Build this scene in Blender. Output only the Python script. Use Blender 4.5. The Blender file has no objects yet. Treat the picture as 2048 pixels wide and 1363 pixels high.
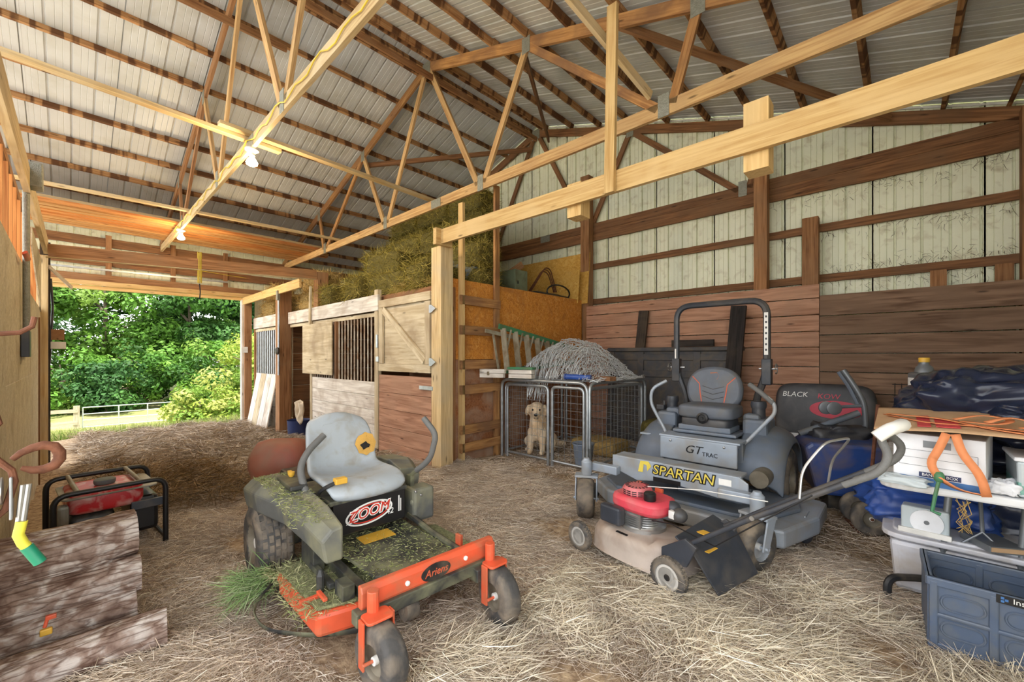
import bpy, math, random
import numpy as np
from mathutils import Matrix, Vector, noise as mnoise
random.seed(7); RNG=np.random.default_rng(11)
scn=bpy.context.scene; COL=scn.collection
# ---------------------------------------------------------------- camera, sky, sun, exposure
YAW=math.radians(43.2); CAMH=1.4; FPX=830.0; HORY=711.0
cam=bpy.data.objects.new('camera',bpy.data.cameras.new('camera')); COL.objects.link(cam)
cam.data.sensor_width=36.0; cam.data.lens=36.0*FPX/2048; cam.data.shift_y=(HORY-681.5)/2048
cam.data.clip_start=.02; cam.data.clip_end=300
cam.location=(0,0,CAMH); cam.rotation_euler=(math.pi/2,0,YAW); scn.camera=cam
w=bpy.data.worlds.new('sky'); scn.world=w; w.use_nodes=True
nt=w.node_tree; bg=nt.nodes['Background']; sky=nt.nodes.new('ShaderNodeTexSky')
sky.sky_type='HOSEK_WILKIE'; sky.turbidity=7; sky.ground_albedo=.4
_az,_el=math.radians(-10),math.radians(72)
SUNV=Vector((math.cos(_el)*math.cos(_az),math.cos(_el)*math.sin(_az),math.sin(_el)))
sky.sun_direction=SUNV
mx=nt.nodes.new('ShaderNodeMix'); mx.data_type='RGBA'; mx.inputs[0].default_value=.62
nt.links.new(sky.outputs[0],mx.inputs[6]); mx.inputs[7].default_value=(1.0,1.0,1.0,1)
nt.links.new(mx.outputs[2],bg.inputs[0]); bg.inputs[1].default_value=1.0
sun=bpy.data.objects.new('sun',bpy.data.lights.new('sun','SUN')); COL.objects.link(sun)
sun.data.energy=2.0; sun.data.angle=.03; sun.data.color=(1,.95,.86)
sun.rotation_euler=SUNV.to_track_quat('Z','Y').to_euler()
vs=scn.view_settings; vs.view_transform='Standard'; vs.look='None'; vs.gamma=1; vs.use_curve_mapping=False
vs.exposure=2.52
# ---------------------------------------------------------------- materials
MATS={}
def s2l(c):
    return tuple(((x/255)/12.92 if x/255<=.04045 else ((x/255+.055)/1.055)**2.4) for x in c)
class NT:
    def __init__(s,name):
        s.m=bpy.data.materials.new(name); s.m.use_nodes=True; s.t=s.m.node_tree; s.b=s.t.nodes['Principled BSDF']; MATS[name]=s.m
    def n(s,t,**k):
        x=s.t.nodes.new(t)
        for a,v in k.items():
            if a.startswith('i_'): x.inputs[a[2:]].default_value=v
            else: setattr(x,a,v)
        return x
    def l(s,a,b): s.t.links.new(a,b)
    def coord(s,scale,rnd=True):
        c=s.n('ShaderNodeTexCoord'); m=s.n('ShaderNodeMapping'); m.inputs['Scale'].default_value=scale
        s.l(c.outputs['Object'],m.inputs['Vector'])
        if rnd:
            o=s.n('ShaderNodeObjectInfo'); q=s.n('ShaderNodeMath',operation='MULTIPLY'); q.inputs[1].default_value=37.
            s.l(o.outputs['Random'],q.inputs[0]); s.l(q.outputs[0],m.inputs['Location']); s.rnd=o.outputs['Random']
        return m.outputs[0]
    def noise(s,vec,scale,detail=4,dist=0):
        x=s.n('ShaderNodeTexNoise'); x.inputs['Scale'].default_value=scale; x.inputs['Detail'].default_value=detail; x.inputs['Distortion'].default_value=dist
        s.l(vec,x.inputs['Vector']); return x.outputs[0]
    def ramp(s,fac,stops,interp='LINEAR'):
        r=s.n('ShaderNodeValToRGB'); r.color_ramp.interpolation=interp; e=r.color_ramp.elements
        while len(e)<len(stops): e.new(.5)
        for q,(p,c) in zip(e,stops): q.position=p; q.color=(*c,1) if len(c)==3 else c
        s.l(fac,r.inputs[0]); return r.outputs[0]
    def mix(s,fac,a,b,mode='MIX'):
        x=s.n('ShaderNodeMix',data_type='RGBA',blend_type=mode)
        for v,i in ((fac,0),(a,6),(b,7)):
            if isinstance(v,(int,float)): x.inputs[i].default_value=v
            elif isinstance(v,tuple): x.inputs[i].default_value=(*v,1)
            else: s.l(v,x.inputs[i])
        return x.outputs[2]
    def bump(s,h,st,d=.01):
        x=s.n('ShaderNodeBump'); x.inputs['Strength'].default_value=st; x.inputs['Distance'].default_value=d
        s.l(h,x.inputs['Height']); s.l(x.outputs[0],s.b.inputs['Normal'])
    def out(s,col,rough=.6,metal=0,spec=.5):
        if isinstance(col,tuple): s.b.inputs['Base Color'].default_value=(*col,1)
        else: s.l(col,s.b.inputs['Base Color'])
        if isinstance(rough,(int,float)): s.b.inputs['Roughness'].default_value=rough
        else: s.l(rough,s.b.inputs['Roughness'])
        s.b.inputs['Metallic'].default_value=metal; s.b.inputs['Specular IOR Level'].default_value=spec
        return s.m
def white(f,lo,hi):
    return [(f[0],(lo,)*3),(f[1],(hi,)*3)]
def plain(name,c,rough=.5,metal=0,var=.18,scale=6,dirt=None,da=.5,ds=5,bump=0,bs=60,spec=.5):
    """c srgb 0-255; a little mottling, optional dirt colour in blotches"""
    t=NT(name); v=t.coord((1,1,1)); b=s2l(c)
    n=t.noise(v,scale,5); col=t.mix(1,b,t.ramp(n,[(.3,(1-var,)*3),(.7,(1+var*.5,)*3)]),'MULTIPLY')
    if dirt:
        k=t.ramp(t.noise(v,ds,8,.6),[(.5-.25*da,(0,0,0)),(.75-.25*da,(.9,.9,.9))]); col=t.mix(k,col,s2l(dirt))
    if bump: t.bump(t.noise(v,bs,3),bump)
    return t.out(col,rough,metal,spec)
def wood(name,light,dark,rough=.75,grey=None,ga=.4,stain=None,g=22,rv=.25,knots=True):
    """board grain along local X; grey = weathering colour; stain = dark sticker marks every few cm"""
    t=NT(name); v=t.coord((1.1,g,g)); v2=t.coord((1,1,1))
    gr=t.noise(v,1.6,6,.8); col=t.ramp(gr,[(.32,s2l(dark)),(.62,s2l(light))])
    col=t.mix(1,col,t.ramp(t.rnd,[(0,(1-rv,)*3),(1,(1+rv*.4,)*3)]),'MULTIPLY')
    if grey:
        k=t.ramp(t.noise(v2,2.2,6,.5),[(.55-.3*ga,(0,0,0)),(.8-.3*ga,(.85,)*3)]); col=t.mix(k,col,s2l(grey))
    if stain:
        c=t.coord((7.5,.6,.6)); k=t.ramp(t.noise(c,1.0,2),[(.49,(0,0,0)),(.55,(.85,)*3)]); col=t.mix(k,col,s2l(stain))
    if knots:
        vo=t.n('ShaderNodeTexVoronoi'); vo.inputs['Scale'].default_value=1.0; t.l(t.coord((2.2,9,9)),vo.inputs['Vector'])
        col=t.mix(t.ramp(vo.outputs['Distance'],[(.05,(.8,)*3),(.13,(0,0,0))]),col,s2l(tuple(x*.55 for x in dark)))
    t.bump(gr,.35,.006)
    return t.out(col,rough,0,.3)
def osb(name,cols,sc=26,dirt=None,da=.3):
    t=NT(name); v=t.coord((1,1,1)); d=t.n('ShaderNodeTexNoise'); d.inputs['Scale'].default_value=7; t.l(v,d.inputs['Vector'])
    vv=t.n('ShaderNodeMixRGB') if 0 else t.mix(.25,v,d.outputs['Color'],'ADD')
    vo=t.n('ShaderNodeTexVoronoi'); vo.inputs['Scale'].default_value=sc; vo.feature='F1'; t.l(vv,vo.inputs['Vector'])
    sp=t.n('ShaderNodeSeparateColor'); t.l(vo.outputs['Color'],sp.inputs[0])
    col=t.ramp(sp.outputs[0],[(i/(len(cols)-1),s2l(c)) for i,c in enumerate(cols)])
    col=t.mix(.5,col,t.ramp(t.noise(v,60,4),[(.3,s2l(cols[0])),(.7,s2l(cols[-1]))]))
    if dirt:
        k=t.ramp(t.noise(v,2.5,8,.8),[(.62-.3*da,(0,0,0)),(.9-.3*da,(.85,)*3)]); col=t.mix(k,col,s2l(dirt))
    t.bump(sp.outputs[1],.25,.004); return t.out(col,.75,0,.3)
def attr(name,rough=.8,trans=0):
    t=NT(name); a=t.n('ShaderNodeVertexColor',layer_name='col'); m=t.out(a.outputs[0],rough,0,.25)
    if trans:
        tr=t.n('ShaderNodeBsdfTranslucent'); t.l(a.outputs[0],tr.inputs[0]); mx=t.n('ShaderNodeMixShader'); mx.inputs[0].default_value=trans
        t.l(t.b.outputs[0],mx.inputs[1]); t.l(tr.outputs[0],mx.inputs[2]); t.l(mx.outputs[0],t.t.nodes['Material Output'].inputs[0])
    return m
wood('w_new',(220,186,128),(190,150,92),grey=(206,176,126),ga=.3)
wood('w_pale',(216,190,142),(182,150,104),grey=(194,174,140),ga=.45)
wood('w_brown',(174,126,84),(122,80,48),grey=(150,114,82),ga=.4)
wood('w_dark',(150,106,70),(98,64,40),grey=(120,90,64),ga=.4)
wood('w_purlin',(178,136,92),(138,92,54),stain=(74,42,22),rv=.15)
wood('w_plank',(196,150,122),(150,106,82),grey=(170,132,108),ga=.35,g=14)
wood('w_plank_d',(156,124,100),(104,76,56),grey=(126,100,80),ga=.5,g=14)
wood('w_white',(236,230,220),(198,188,176),grey=(170,152,134),ga=.22,g=14,rv=.1)
wood('w_cream',(216,202,172),(180,160,126),grey=(160,140,112),ga=.3,g=12,rv=.1)
wood('w_orange',(204,138,78),(164,96,46))
wood('w_stack',(208,158,100),(160,108,62))
wood('w_ladder',(190,142,88),(142,96,56),grey=(126,92,66),ga=.5)
wood('w_black',(58,50,46),(30,26,24),grey=(88,74,58),ga=.3)
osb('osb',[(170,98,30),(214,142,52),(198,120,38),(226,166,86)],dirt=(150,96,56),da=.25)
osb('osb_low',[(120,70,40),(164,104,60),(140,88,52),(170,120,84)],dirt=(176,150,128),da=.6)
wood('w_truss',(206,170,118),(166,124,78),grey=(180,146,104),ga=.35)
osb('osb_old',[(170,156,126),(214,200,168),(190,174,140),(222,212,188)],dirt=(150,128,96),da=.4)
osb('osb_yel',[(176,126,44),(216,170,82),(196,146,58),(224,184,104)],dirt=(200,160,90),da=.1)
plain('roof_metal',(198,200,200),.45,.1,.06,2,dirt=(182,182,176),da=.15,ds=2.2)
plain('wall_metal',(234,236,210),.5,.05,.05,2,dirt=(196,190,160),da=-.1,ds=9)
plain('gusset',(150,150,138),.5,.6,.2,40,bump=.6,bs=140)
plain('galv',(176,182,186),.38,.75,.2,14)
plain('rust',(118,74,52),.8,.2,.4,30,bump=.4)
plain('black',(34,34,36),.45,0,.3,8,dirt=(88,80,68),da=.25,ds=9)
plain('black_clean',(26,26,28),.4)
plain('steel',(178,178,176),.3,.8)
plain('white',(232,230,224),.5)
plain('cord_yellow',(214,186,60),.6)
# ---------------------------------------------------------------- mesh helpers
def RM(o):
    m=o.matrix_basis.copy()
    return (RM(o.parent)@o.matrix_parent_inverse@m) if o.parent else m
def link(o,parent=None,space=None):
    COL.objects.link(o)
    if parent is not None:
        o.parent=parent
        if space=='W': o.matrix_parent_inverse=RM(parent).inverted()
        elif space is not None: o.matrix_parent_inverse=RM(parent).inverted()@RM(space)
    return o
def tag(o,label=None,cat=None,group=None,kind=None):
    for k,v in (('label',label),('category',cat),('group',group),('kind',kind)):
        if v: o[k]=v
    return o
def thing(name,label,cat,loc=(0,0,0),rz=0,group=None,kind=None,rot=None):
    o=bpy.data.objects.new(name,None); o.empty_display_size=.05; COL.objects.link(o); o.location=loc
    o.rotation_euler=rot if rot else (0,0,rz)
    return tag(o,label,cat,group,kind)
def struct(name,loc=(0,0,0)):
    o=bpy.data.objects.new(name,None); COL.objects.link(o); o.location=loc; o['kind']='structure'; return o
def XF(loc=(0,0,0),rx=0,ry=0,rz=0):
    return Matrix.Translation(loc)@Matrix.Rotation(rz,4,'Z')@Matrix.Rotation(ry,4,'Y')@Matrix.Rotation(rx,4,'X')
def frame(d,up=(0,0,1)):
    d=Vector(d).normalized(); u=Vector(up); y=u.cross(d)
    if y.length<1e-4: y=Vector((0,1,0)).cross(d)
    y.normalize(); z=d.cross(y); m=Matrix((d,y,z)).transposed().to_4x4(); return m   # local X=d, Z~up
class MB:
    def __init__(s): s.v=[]; s.f=[]
    def add(s,vs,fs,M=None):
        b=len(s.v); s.v+=[tuple(M@Vector(p)) for p in vs] if M is not None else [tuple(p) for p in vs]
        s.f+=[tuple(i+b for i in f) for f in fs]; return s
    def box(s,c,d,M=None,taper=1):
        x,y,z=d[0]/2,d[1]/2,d[2]/2; k=taper
        vs=[(-x,-y,-z),(x,-y,-z),(x,y,-z),(-x,y,-z),(-x*k,-y*k,z),(x*k,-y*k,z),(x*k,y*k,z),(-x*k,y*k,z)]
        vs=[(a+c[0],b+c[1],e+c[2]) for a,b,e in vs]
        return s.add(vs,[(0,3,2,1),(4,5,6,7),(0,1,5,4),(1,2,6,5),(2,3,7,6),(3,0,4,7)],M)
    def prism(s,poly,h,M=None,h0=0):
        n=len(poly); vs=[(x,y,h0) for x,y in poly]+[(x,y,h0+h) for x,y in poly]
        return s.add(vs,[tuple(range(n-1,-1,-1)),tuple(range(n,2*n))]+[(i,(i+1)%n,n+(i+1)%n,n+i) for i in range(n)],M)
    def tube(s,pts,r,n=8,closed=False,M=None,flat=1):
        P=[Vector(p) for p in pts]; m=len(P); R=r if isinstance(r,(list,tuple)) else [r]*m
        vs=[];fs=[];nrm=None
        for i in range(m):
            a=P[(i-1)%m] if (i or closed) else P[i]; b=P[(i+1)%m] if (i<m-1 or closed) else P[i]
            t=(b-a).normalized()
            if nrm is None: nrm=t.orthogonal().normalized()
            nrm=(nrm-t*nrm.dot(t)); nrm=nrm.normalized() if nrm.length>1e-6 else t.orthogonal().normalized(); bn=t.cross(nrm)
            for k in range(n):
                q=2*math.pi*k/n; vs.append(P[i]+(nrm*math.cos(q)+bn*math.sin(q)*flat)*R[i])
        for i in range(m if closed else m-1):
            for k in range(n): fs.append((i*n+k,i*n+(k+1)%n,((i+1)%m)*n+(k+1)%n,((i+1)%m)*n+k))
        if not closed: fs+= [tuple(range(n-1,-1,-1)),tuple((m-1)*n+k for k in range(n))]
        return s.add(vs,fs,M)
    def lathe(s,prof,n=24,M=None,arc=2*math.pi,caps=True):
        """prof (r,z) turned about local Z"""
        vs=[];fs=[];m=len(prof)
        for k in range(n):
            q=arc*k/n
            for r,z in prof: vs.append((r*math.cos(q),r*math.sin(q),z))
        for k in range(n):
            k2=(k+1)%n
            for i in range(m-1): fs.append((k*m+i,k2*m+i,k2*m+i+1,k*m+i+1))
        if caps and prof[0][0]>1e-6: fs.append(tuple(k*m for k in range(n-1,-1,-1)))
        if caps and prof[-1][0]>1e-6: fs.append(tuple(k*m+m-1 for k in range(n)))
        return s.add(vs,fs,M)
    def grid(s,fn,nu,nv,M=None,cu=False,cv=False):
        vs=[fn(i/(nu if cu else nu-1),j/(nv if cv else nv-1)) for i in range(nu) for j in range(nv)]
        fs=[(i*nv+j,((i+1)%nu)*nv+j,((i+1)%nu)*nv+(j+1)%nv,i*nv+(j+1)%nv) for i in range(nu if cu else nu-1) for j in range(nv if cv else nv-1)]
        return s.add(vs,fs,M)
    def ball(s,c,r,n=12,M=None):
        r=(r,r,r) if isinstance(r,(int,float)) else r
        T=Matrix.Translation(c)@Matrix.Diagonal((*r,1)); T=M@T if M is not None else T
        return s.lathe([(math.sin(math.pi*i/(n//2)) if 0<i<n//2 else 0,-math.cos(math.pi*i/(n//2))) for i in range(n//2+1)],n,T)
    def mesh(s,name):
        me=bpy.data.meshes.new(name); me.from_pydata(s.v,[],s.f); me.update(); return me
    def build(s,name,mat,parent=None,space=None,smooth=False,bevel=0,solid=0,sub=0,label=None):
        me=s.mesh(name); me.materials.append(MATS[mat])
        o=bpy.data.objects.new(name,me); link(o,parent,space); mods(o,smooth,bevel,solid,sub)
        if label: o['label']=label
        return o
def mods(o,smooth=False,bevel=0,solid=0,sub=0):
    me=o.data
    if smooth: me.polygons.foreach_set('use_smooth',[True]*len(me.polygons)); 
    if smooth is True or smooth==1:
        try: me.set_sharp_from_angle(angle=math.radians(42))
        except Exception: pass
    if solid:
        m=o.modifiers.new('s','SOLIDIFY'); m.thickness=solid; m.offset=0
    if bevel:
        m=o.modifiers.new('b','BEVEL'); m.width=bevel; m.segments=2; m.limit_method='ANGLE'; m.angle_limit=math.radians(40)
    if sub:
        m=o.modifiers.new('u','SUBSURF'); m.levels=sub; m.render_levels=sub
_bc={}
def board(name,p0,p1,w,t,mat,parent=None,space='W',up=(0,0,1),bev=.003,rough=0):
    """board from p0 to p1 (centre line), w = size along 'up', t = thickness across"""
    p0,p1=Vector(p0),Vector(p1); L=(p1-p0).length; k=(round(L,3),round(w,4),round(t,4),mat,rough)
    if k not in _bc:
        b=MB()
        if rough:
            n=max(4,int(L/.12)); b=MB(); rr=random.Random(int(L*1000))
            f=[(rr.uniform(-1,1)*rough,rr.uniform(-1,1)*rough) for _ in range(n+1)]
            vs=[];
            for i in range(n+1):
                x=-L/2+L*i/n; a,c=f[i]
                vs+=[(x,-t/2,-w/2+a),(x,t/2,-w/2+a),(x,t/2,w/2+c),(x,-t/2,w/2+c)]
            fs=[(0,1,2,3)[::-1] if 0 else (0,3,2,1),(4*n,4*n+1,4*n+2,4*n+3)]
            for i in range(n):
                q=4*i; fs+=[(q+j,q+(j+1)%4,q+4+(j+1)%4,q+4+j) for j in range(4)]
            b.add(vs,fs)
        else: b.box((0,0,0),(L,t,w))
        me=b.mesh(name); me.materials.append(MATS[mat]); _bc[k]=me
    o=bpy.data.objects.new(name,_bc[k]); M=Matrix.Translation((p0+p1)/2)@frame(p1-p0,up)
    o.matrix_basis=M; link(o,parent,space)
    return o
def strands(name,mat,P,D,L,W,C,parent=None,space=None,bend=.3,label=None):
    """thin bent blades: P base, D unit dirs, L lengths, W widths, C colours (numpy)"""
    n=len(P); D=D/np.linalg.norm(D,axis=1,keepdims=True); R=RNG.normal(size=(n,3)); S=np.cross(D,R); S/=np.linalg.norm(S,axis=1,keepdims=True)+1e-9
    U=np.cross(S,D); B=(RNG.normal(size=(n,1))*bend)*L[:,None]*U
    mid=P+D*(L*.5)[:,None]+B*.5; end=P+D*L[:,None]; h=S*(W*.5)[:,None]
    V=np.stack([P-h,P+h,mid-h,mid+h,end],1).reshape(-1,3)
    i=np.arange(n)[:,None]*5
    F=np.concatenate([i+[0,1,3],i+[0,3,2],i+[2,3,4]],1).reshape(-1)
    me=bpy.data.meshes.new(name); me.vertices.add(n*5); me.vertices.foreach_set('co',V.astype('f4').ravel())
    me.loops.add(n*9); me.loops.foreach_set('vertex_index',F.astype('i4')); me.polygons.add(n*3)
    me.polygons.foreach_set('loop_start',np.arange(n*3,dtype='i4')*3); me.update(calc_edges=True)
    a=me.color_attributes.new('col','FLOAT_COLOR','POINT'); c4=np.ones((n,5,4),'f4'); c4[:,:,:3]=C[:,None,:]; a.data.foreach_set('color',c4.ravel())
    me.materials.append(MATS[mat]); o=bpy.data.objects.new(name,me); link(o,parent,space)
    if label: o['label']=label
    return o
def pick(cols,n,var=.15):
    c=np.array([s2l(x) for x in cols])[RNG.integers(0,len(cols),n)]; return np.clip(c*(1+RNG.normal(size=(n,1))*var),0,1)
def text(name,s,size,M,mat,parent,space=None,ext=.0015,shear=0,off=0,label=None,sx=1):
    cu=bpy.data.curves.new(name,'FONT'); cu.body=s; cu.size=size; cu.extrude=ext; cu.align_x='CENTER'; cu.align_y='CENTER'; cu.shear=shear; cu.offset=off; cu.resolution_u=3
    t=bpy.data.objects.new(name,cu); me=bpy.data.meshes.new_from_object(t); bpy.data.objects.remove(t)
    me.transform(M@Matrix.Diagonal((sx,1,1,1))); me.materials.clear(); me.materials.append(MATS[mat]); o=bpy.data.objects.new(name,me); link(o,parent,space)
    if label: o['label']=label
    return o
def rounded(w,h,r,n=4):
    o=[]
    for cx,cy,a in ((w/2-r,h/2-r,0),(-w/2+r,h/2-r,90),(-w/2+r,-h/2+r,180),(w/2-r,-h/2+r,270)):
        for i in range(n+1):
            q=math.radians(a+90*i/n); o.append((cx+r*math.cos(q),cy+r*math.sin(q)))
    return o
def fillet(pts,r,n=5):
    """round the inner corners of a polyline"""
    P=[Vector(p) for p in pts]; o=[P[0]]
    for i in range(1,len(P)-1):
        a=(P[i-1]-P[i]); b=(P[i+1]-P[i]); k=min(r,a.length*.49,b.length*.49); A=P[i]+a.normalized()*k; B=P[i]+b.normalized()*k
        for j in range(n+1):
            t=j/n; o.append(A*(1-t)**2+P[i]*2*t*(1-t)+B*t*t)
    o.append(P[-1]); return o
def copy_tree(o,parent=None):
    c=o.copy(); COL.objects.link(c)
    if parent is not None: c.parent=parent; c.matrix_parent_inverse=o.matrix_parent_inverse.copy()
    for ch in list(o.children): copy_tree(ch,c)
    return c
# ================================================================ the setting
CX=-5.58; EAVE_L,EAVE_R=-12.15,.97; YB=6.75; Y0=-1.35
def zr(x): return 6.12-.333*abs(x-CX)
def fz(x,y):
    t=min(1,max(0,(-4.6-x)/3.4)); b=-.22*t*t*(3-2*t)-.05*min(1,max(0,(-8-x)/4))
    n=mnoise.noise(Vector((x*1.3,y*1.3,0)))*.03+mnoise.noise(Vector((x*4,y*4,3)))*.012
    k=min(1,max(0,(-5-x)/2)); n+=k*(mnoise.noise(Vector((x*2.1,y*2.1,7)))*.07)
    return b+n-.02
t=NT('dirt'); v=t.coord((1,1,1),False); n=t.noise(v,24,8,.5)
t.bump(t.noise(v,60,5),.5,.015); t.out(t.ramp(n,[(.3,s2l((120,98,78))),(.5,s2l((160,138,112))),(.7,s2l((188,166,136)))]),.95,0,.1)
nx,ny=150,96; b=MB()
b.grid(lambda u,v:(-12.6+13.6*u,-1.9+8.6*v,fz(-12.6+13.6*u,-1.9+8.6*v)),nx,ny)
o=b.build('floor','dirt',smooth=2); o['kind']='structure'
# metal sheets: profile across the sheet with raised ribs pointing away from the room
def sheet(name,wd,ln,M,mat,parent,nrib=4,rib=.02):
    xs=[];p=wd/nrib
    for i in range(nrib):
        a=i*p
        xs+=[(a,0),(a+p*.30,0),(a+p*.32,.004),(a+p*.34,0),(a+p*.58,0),(a+p*.60,.004),(a+p*.62,0),(a+p*.86,0),(a+p*.90,rib),(a+p*.96,rib)]
    xs.append((wd,0)); n=len(xs)
    me=MB().add([(x,0,z) for x,z in xs]+[(x,ln,z) for x,z in xs],[(i,i+1,n+i+1,n+i) for i in range(n-1)]).mesh(name); me.materials.append(MATS[mat])
    o=bpy.data.objects.new(name,me); o.matrix_basis=M; return link(o,parent,'W')
ceil=struct('ceiling',(CX,3,6.2)); sl=math.atan(.333); L=(6.9)/math.cos(sl)
k=0; y=Y0
while y<YB+.1:
    wd=.914 if y+.914<YB+.2 else YB+.2-y
    for s in (-1,1):
        # local x -> +Y world, local y -> down the slope, local z -> out
        ex=Vector((0,1,0)); ey=Vector((s*math.cos(sl),0,-math.sin(sl))); ez=ex.cross(ey); 
        flip=ez.z<0
        M=Matrix((ex,ey,ez if not flip else -ez)).transposed().to_4x4(); M=Matrix.Translation((CX,y,zr(CX)+.095+.002*(k%2)))@M
        sheet('roof_panel',wd+.02,L,M,'roof_metal',ceil)
    y+=.914; k+=1
for s in (-1,1):
    for off in (.13,.26,.89,1.52,2.15,2.78,3.41,4.04,4.67,5.30,5.93,6.42):
        x=CX+s*off; z=zr(x)+.045; up=(s*math.sin(sl)*1,0,math.cos(sl))
        cuts=[Y0,1.4-.2,3.95+.1,YB-.02] if off>.2 else [Y0,YB-.05]
        for a,c in zip(cuts[:-1],cuts[1:]):
            dx=random.uniform(-.02,.02)
            board('purlin',(x+dx,a-.12,z),(x-dx,c+.12 if c<YB-.1 else c,z),.088,.038,'w_purlin',ceil,up=up,rough=.004)
# ridge flashing
b=MB(); b.add([(CX-.2,Y0,zr(CX)+.06),(CX,Y0,zr(CX)+.13),(CX+.2,Y0,zr(CX)+.06),(CX-.2,YB+.1,zr(CX)+.06),(CX,YB+.1,zr(CX)+.13),(CX+.2,YB+.1,zr(CX)+.06)],[(0,1,4,3),(1,2,5,4)]); b.build('ridge_cap','roof_metal',ceil,'W',solid=.002)
# trusses
def truss(y,mw,lab,mt=None,mi=None):
    mt=mt or mw; mi=mi or mt
    T=thing('roof_truss',lab,'truss',(CX,y,3.72),group='roof trusses')
    zb=3.79; hw=EAVE_R-CX-.02
    board('bottom_chord',(CX-hw,y,zb),(CX+.25,y,zb),.14,.038,mw,T); board('bottom_chord',(CX+.25,y,zb),(CX+hw,y,zb),.14,.038,mw,T)
    up=lambda s:(s*math.sin(sl),0,math.cos(sl))
    for s in (-1,1):
        xa,xb=CX,CX+s*(hw+.15); board('top_chord',(xa,y,zr(xa)-.075),(xb,y,zr(xb)-.075),.14,.038,mt,T,up=up(s))
        for xt,xbm in ((.05,1.22),(2.13,1.34),(2.13,3.84),(4.22,3.98),):
            board('web',(CX+s*xt,y,zr(CX+xt)-.1),(CX+s*xbm,y,zb+.02),.088,.038,mi if xt<1 or xbm==1.34 else mt,T,up=(1,0,0))
        for xt in (2.13,4.22): plate(T,CX+s*xt,y,zr(CX+xt)-.1,.13,.2)
        for xb_ in (1.28,3.9): plate(T,CX+s*xb_,y,zb+.03,.11,.22)
    plate(T,CX,y,zr(CX)-.1,.2,.2); plate(T,CX+.25,y,zb,.24,.13)
    return T
def plate(T,x,y,z,w,h):
    MB().box((x,y-.022,z),(w,.004,h)).build('gusset_plate','gusset',T,'W')
truss(1.40,'w_pale','pale timber roof truss carrying the yellow cord and two lit bulbs','w_brown','w_truss')
truss(3.95,'w_truss','middle timber roof truss standing above the stall fronts','w_ladder','w_truss')
truss(6.69,'w_dark','dark timber roof truss against the metal end wall')
truss(-1.15,'w_brown','timber roof truss at the near open end, mostly outside the picture')
# runners, braces
def beam(name,p0,p1,w,t,mat,label,cat='beam',up=(0,0,1),group=None,rough=0):
    return tag(board(name,p0,p1,w,t,mat,None,None,up=up,rough=rough),label,cat,group)
beam('runner_board',(-5.28,-1.2,3.88),(-5.52,1.75,3.88),.038,.088,'w_pale','near pale runner board laid flat along the truss bottom chords')
beam('runner_board',(-5.38,1.1,3.92),(-5.56,4.05,3.92),.038,.088,'w_pale','far pale runner board lapping over the near one beside the first bulb')
beam('runner_board',(-9.0,-1.2,3.88),(-8.78,4.1,3.88),.038,.088,'w_pale','pale runner board above the doorway lumber pile')
beam('runner_board',(-6.25,-1.2,5.62),(-6.2,2.05,5.64),.088,.038,'w_brown','short brown runner board under the left roof slope near the ridge')
beam('ridge_brace',(-5.42,1.3,5.80),(-5.42,6.5,5.80),.088,.038,'w_brown','long brown brace board running just below the ridge')
beam('diagonal_brace',(-7.72,3.99,5.15),(-5.65,6.62,5.72),.088,.038,'w_dark','dark diagonal brace between middle truss and end truss, left slope')
beam('diagonal_brace',(-3.5,3.99,5.2),(-5.2,6.62,5.75),.088,.038,'w_dark','dark diagonal brace from the ridge end to the right slope')
beam('diagonal_brace',(-2.2,3.9,4.88),(-.1,6.62,4.2),.088,.038,'w_brown','brown diagonal brace running down the right roof slope')
beam('diagonal_brace',(-2.3,1.45,4.95),(-1.80,3.9,3.95),.088,.038,'w_pale','pale diagonal brace dropping to the middle truss at right')
# ---- end wall with the metal sheets
WB=struct('wall_back',(CX,YB,0))
x=EAVE_L
while x<EAVE_R-.01:
    wd=min(.914,EAVE_R-x); 
    # local x -> +X, local y -> up, local z -> out (+Y).  height cut to the slope by the sheet's centre
    top=[zr(x)+.09,zr(x+wd)+.09]
    xs=[];p=.2285
    for i in range(int(round(wd/p+.49))):
        a=i*p; xs+=[(q,d) for q,d in ((a,0),(a+p*.3,0),(a+p*.315,.006),(a+p*.33,0),(a+p*.58,0),(a+p*.595,.006),(a+p*.61,0),(a+p*.86,0),(a+p*.875,.03),(a+p*.955,.03),(a+p*.97,0)) if q<wd]
    xs.append((wd+.015,0)); n=len(xs)
    MB().add([(x+q,YB+d,-.3) for q,d in xs]+[(x+q,YB+d,zr(x+q)+.09) for q,d in xs],[(i,i+1,n+i+1,n+i) for i in range(n-1)]).build('wall_panel','wall_metal',WB,'W')
    x+=.914
for z,hh,x0,x1 in ((3.06,.1,-12.1,.9),(2.405,.1,-12.1,.9),(3.63,.18,-12.1,.9),(1.4,.1,-12.1,-4.3)):
    board('girt',(x0,YB-.05,z),(x1,YB-.05,z),hh,.04,'w_dark',WB,rough=.003)
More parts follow.
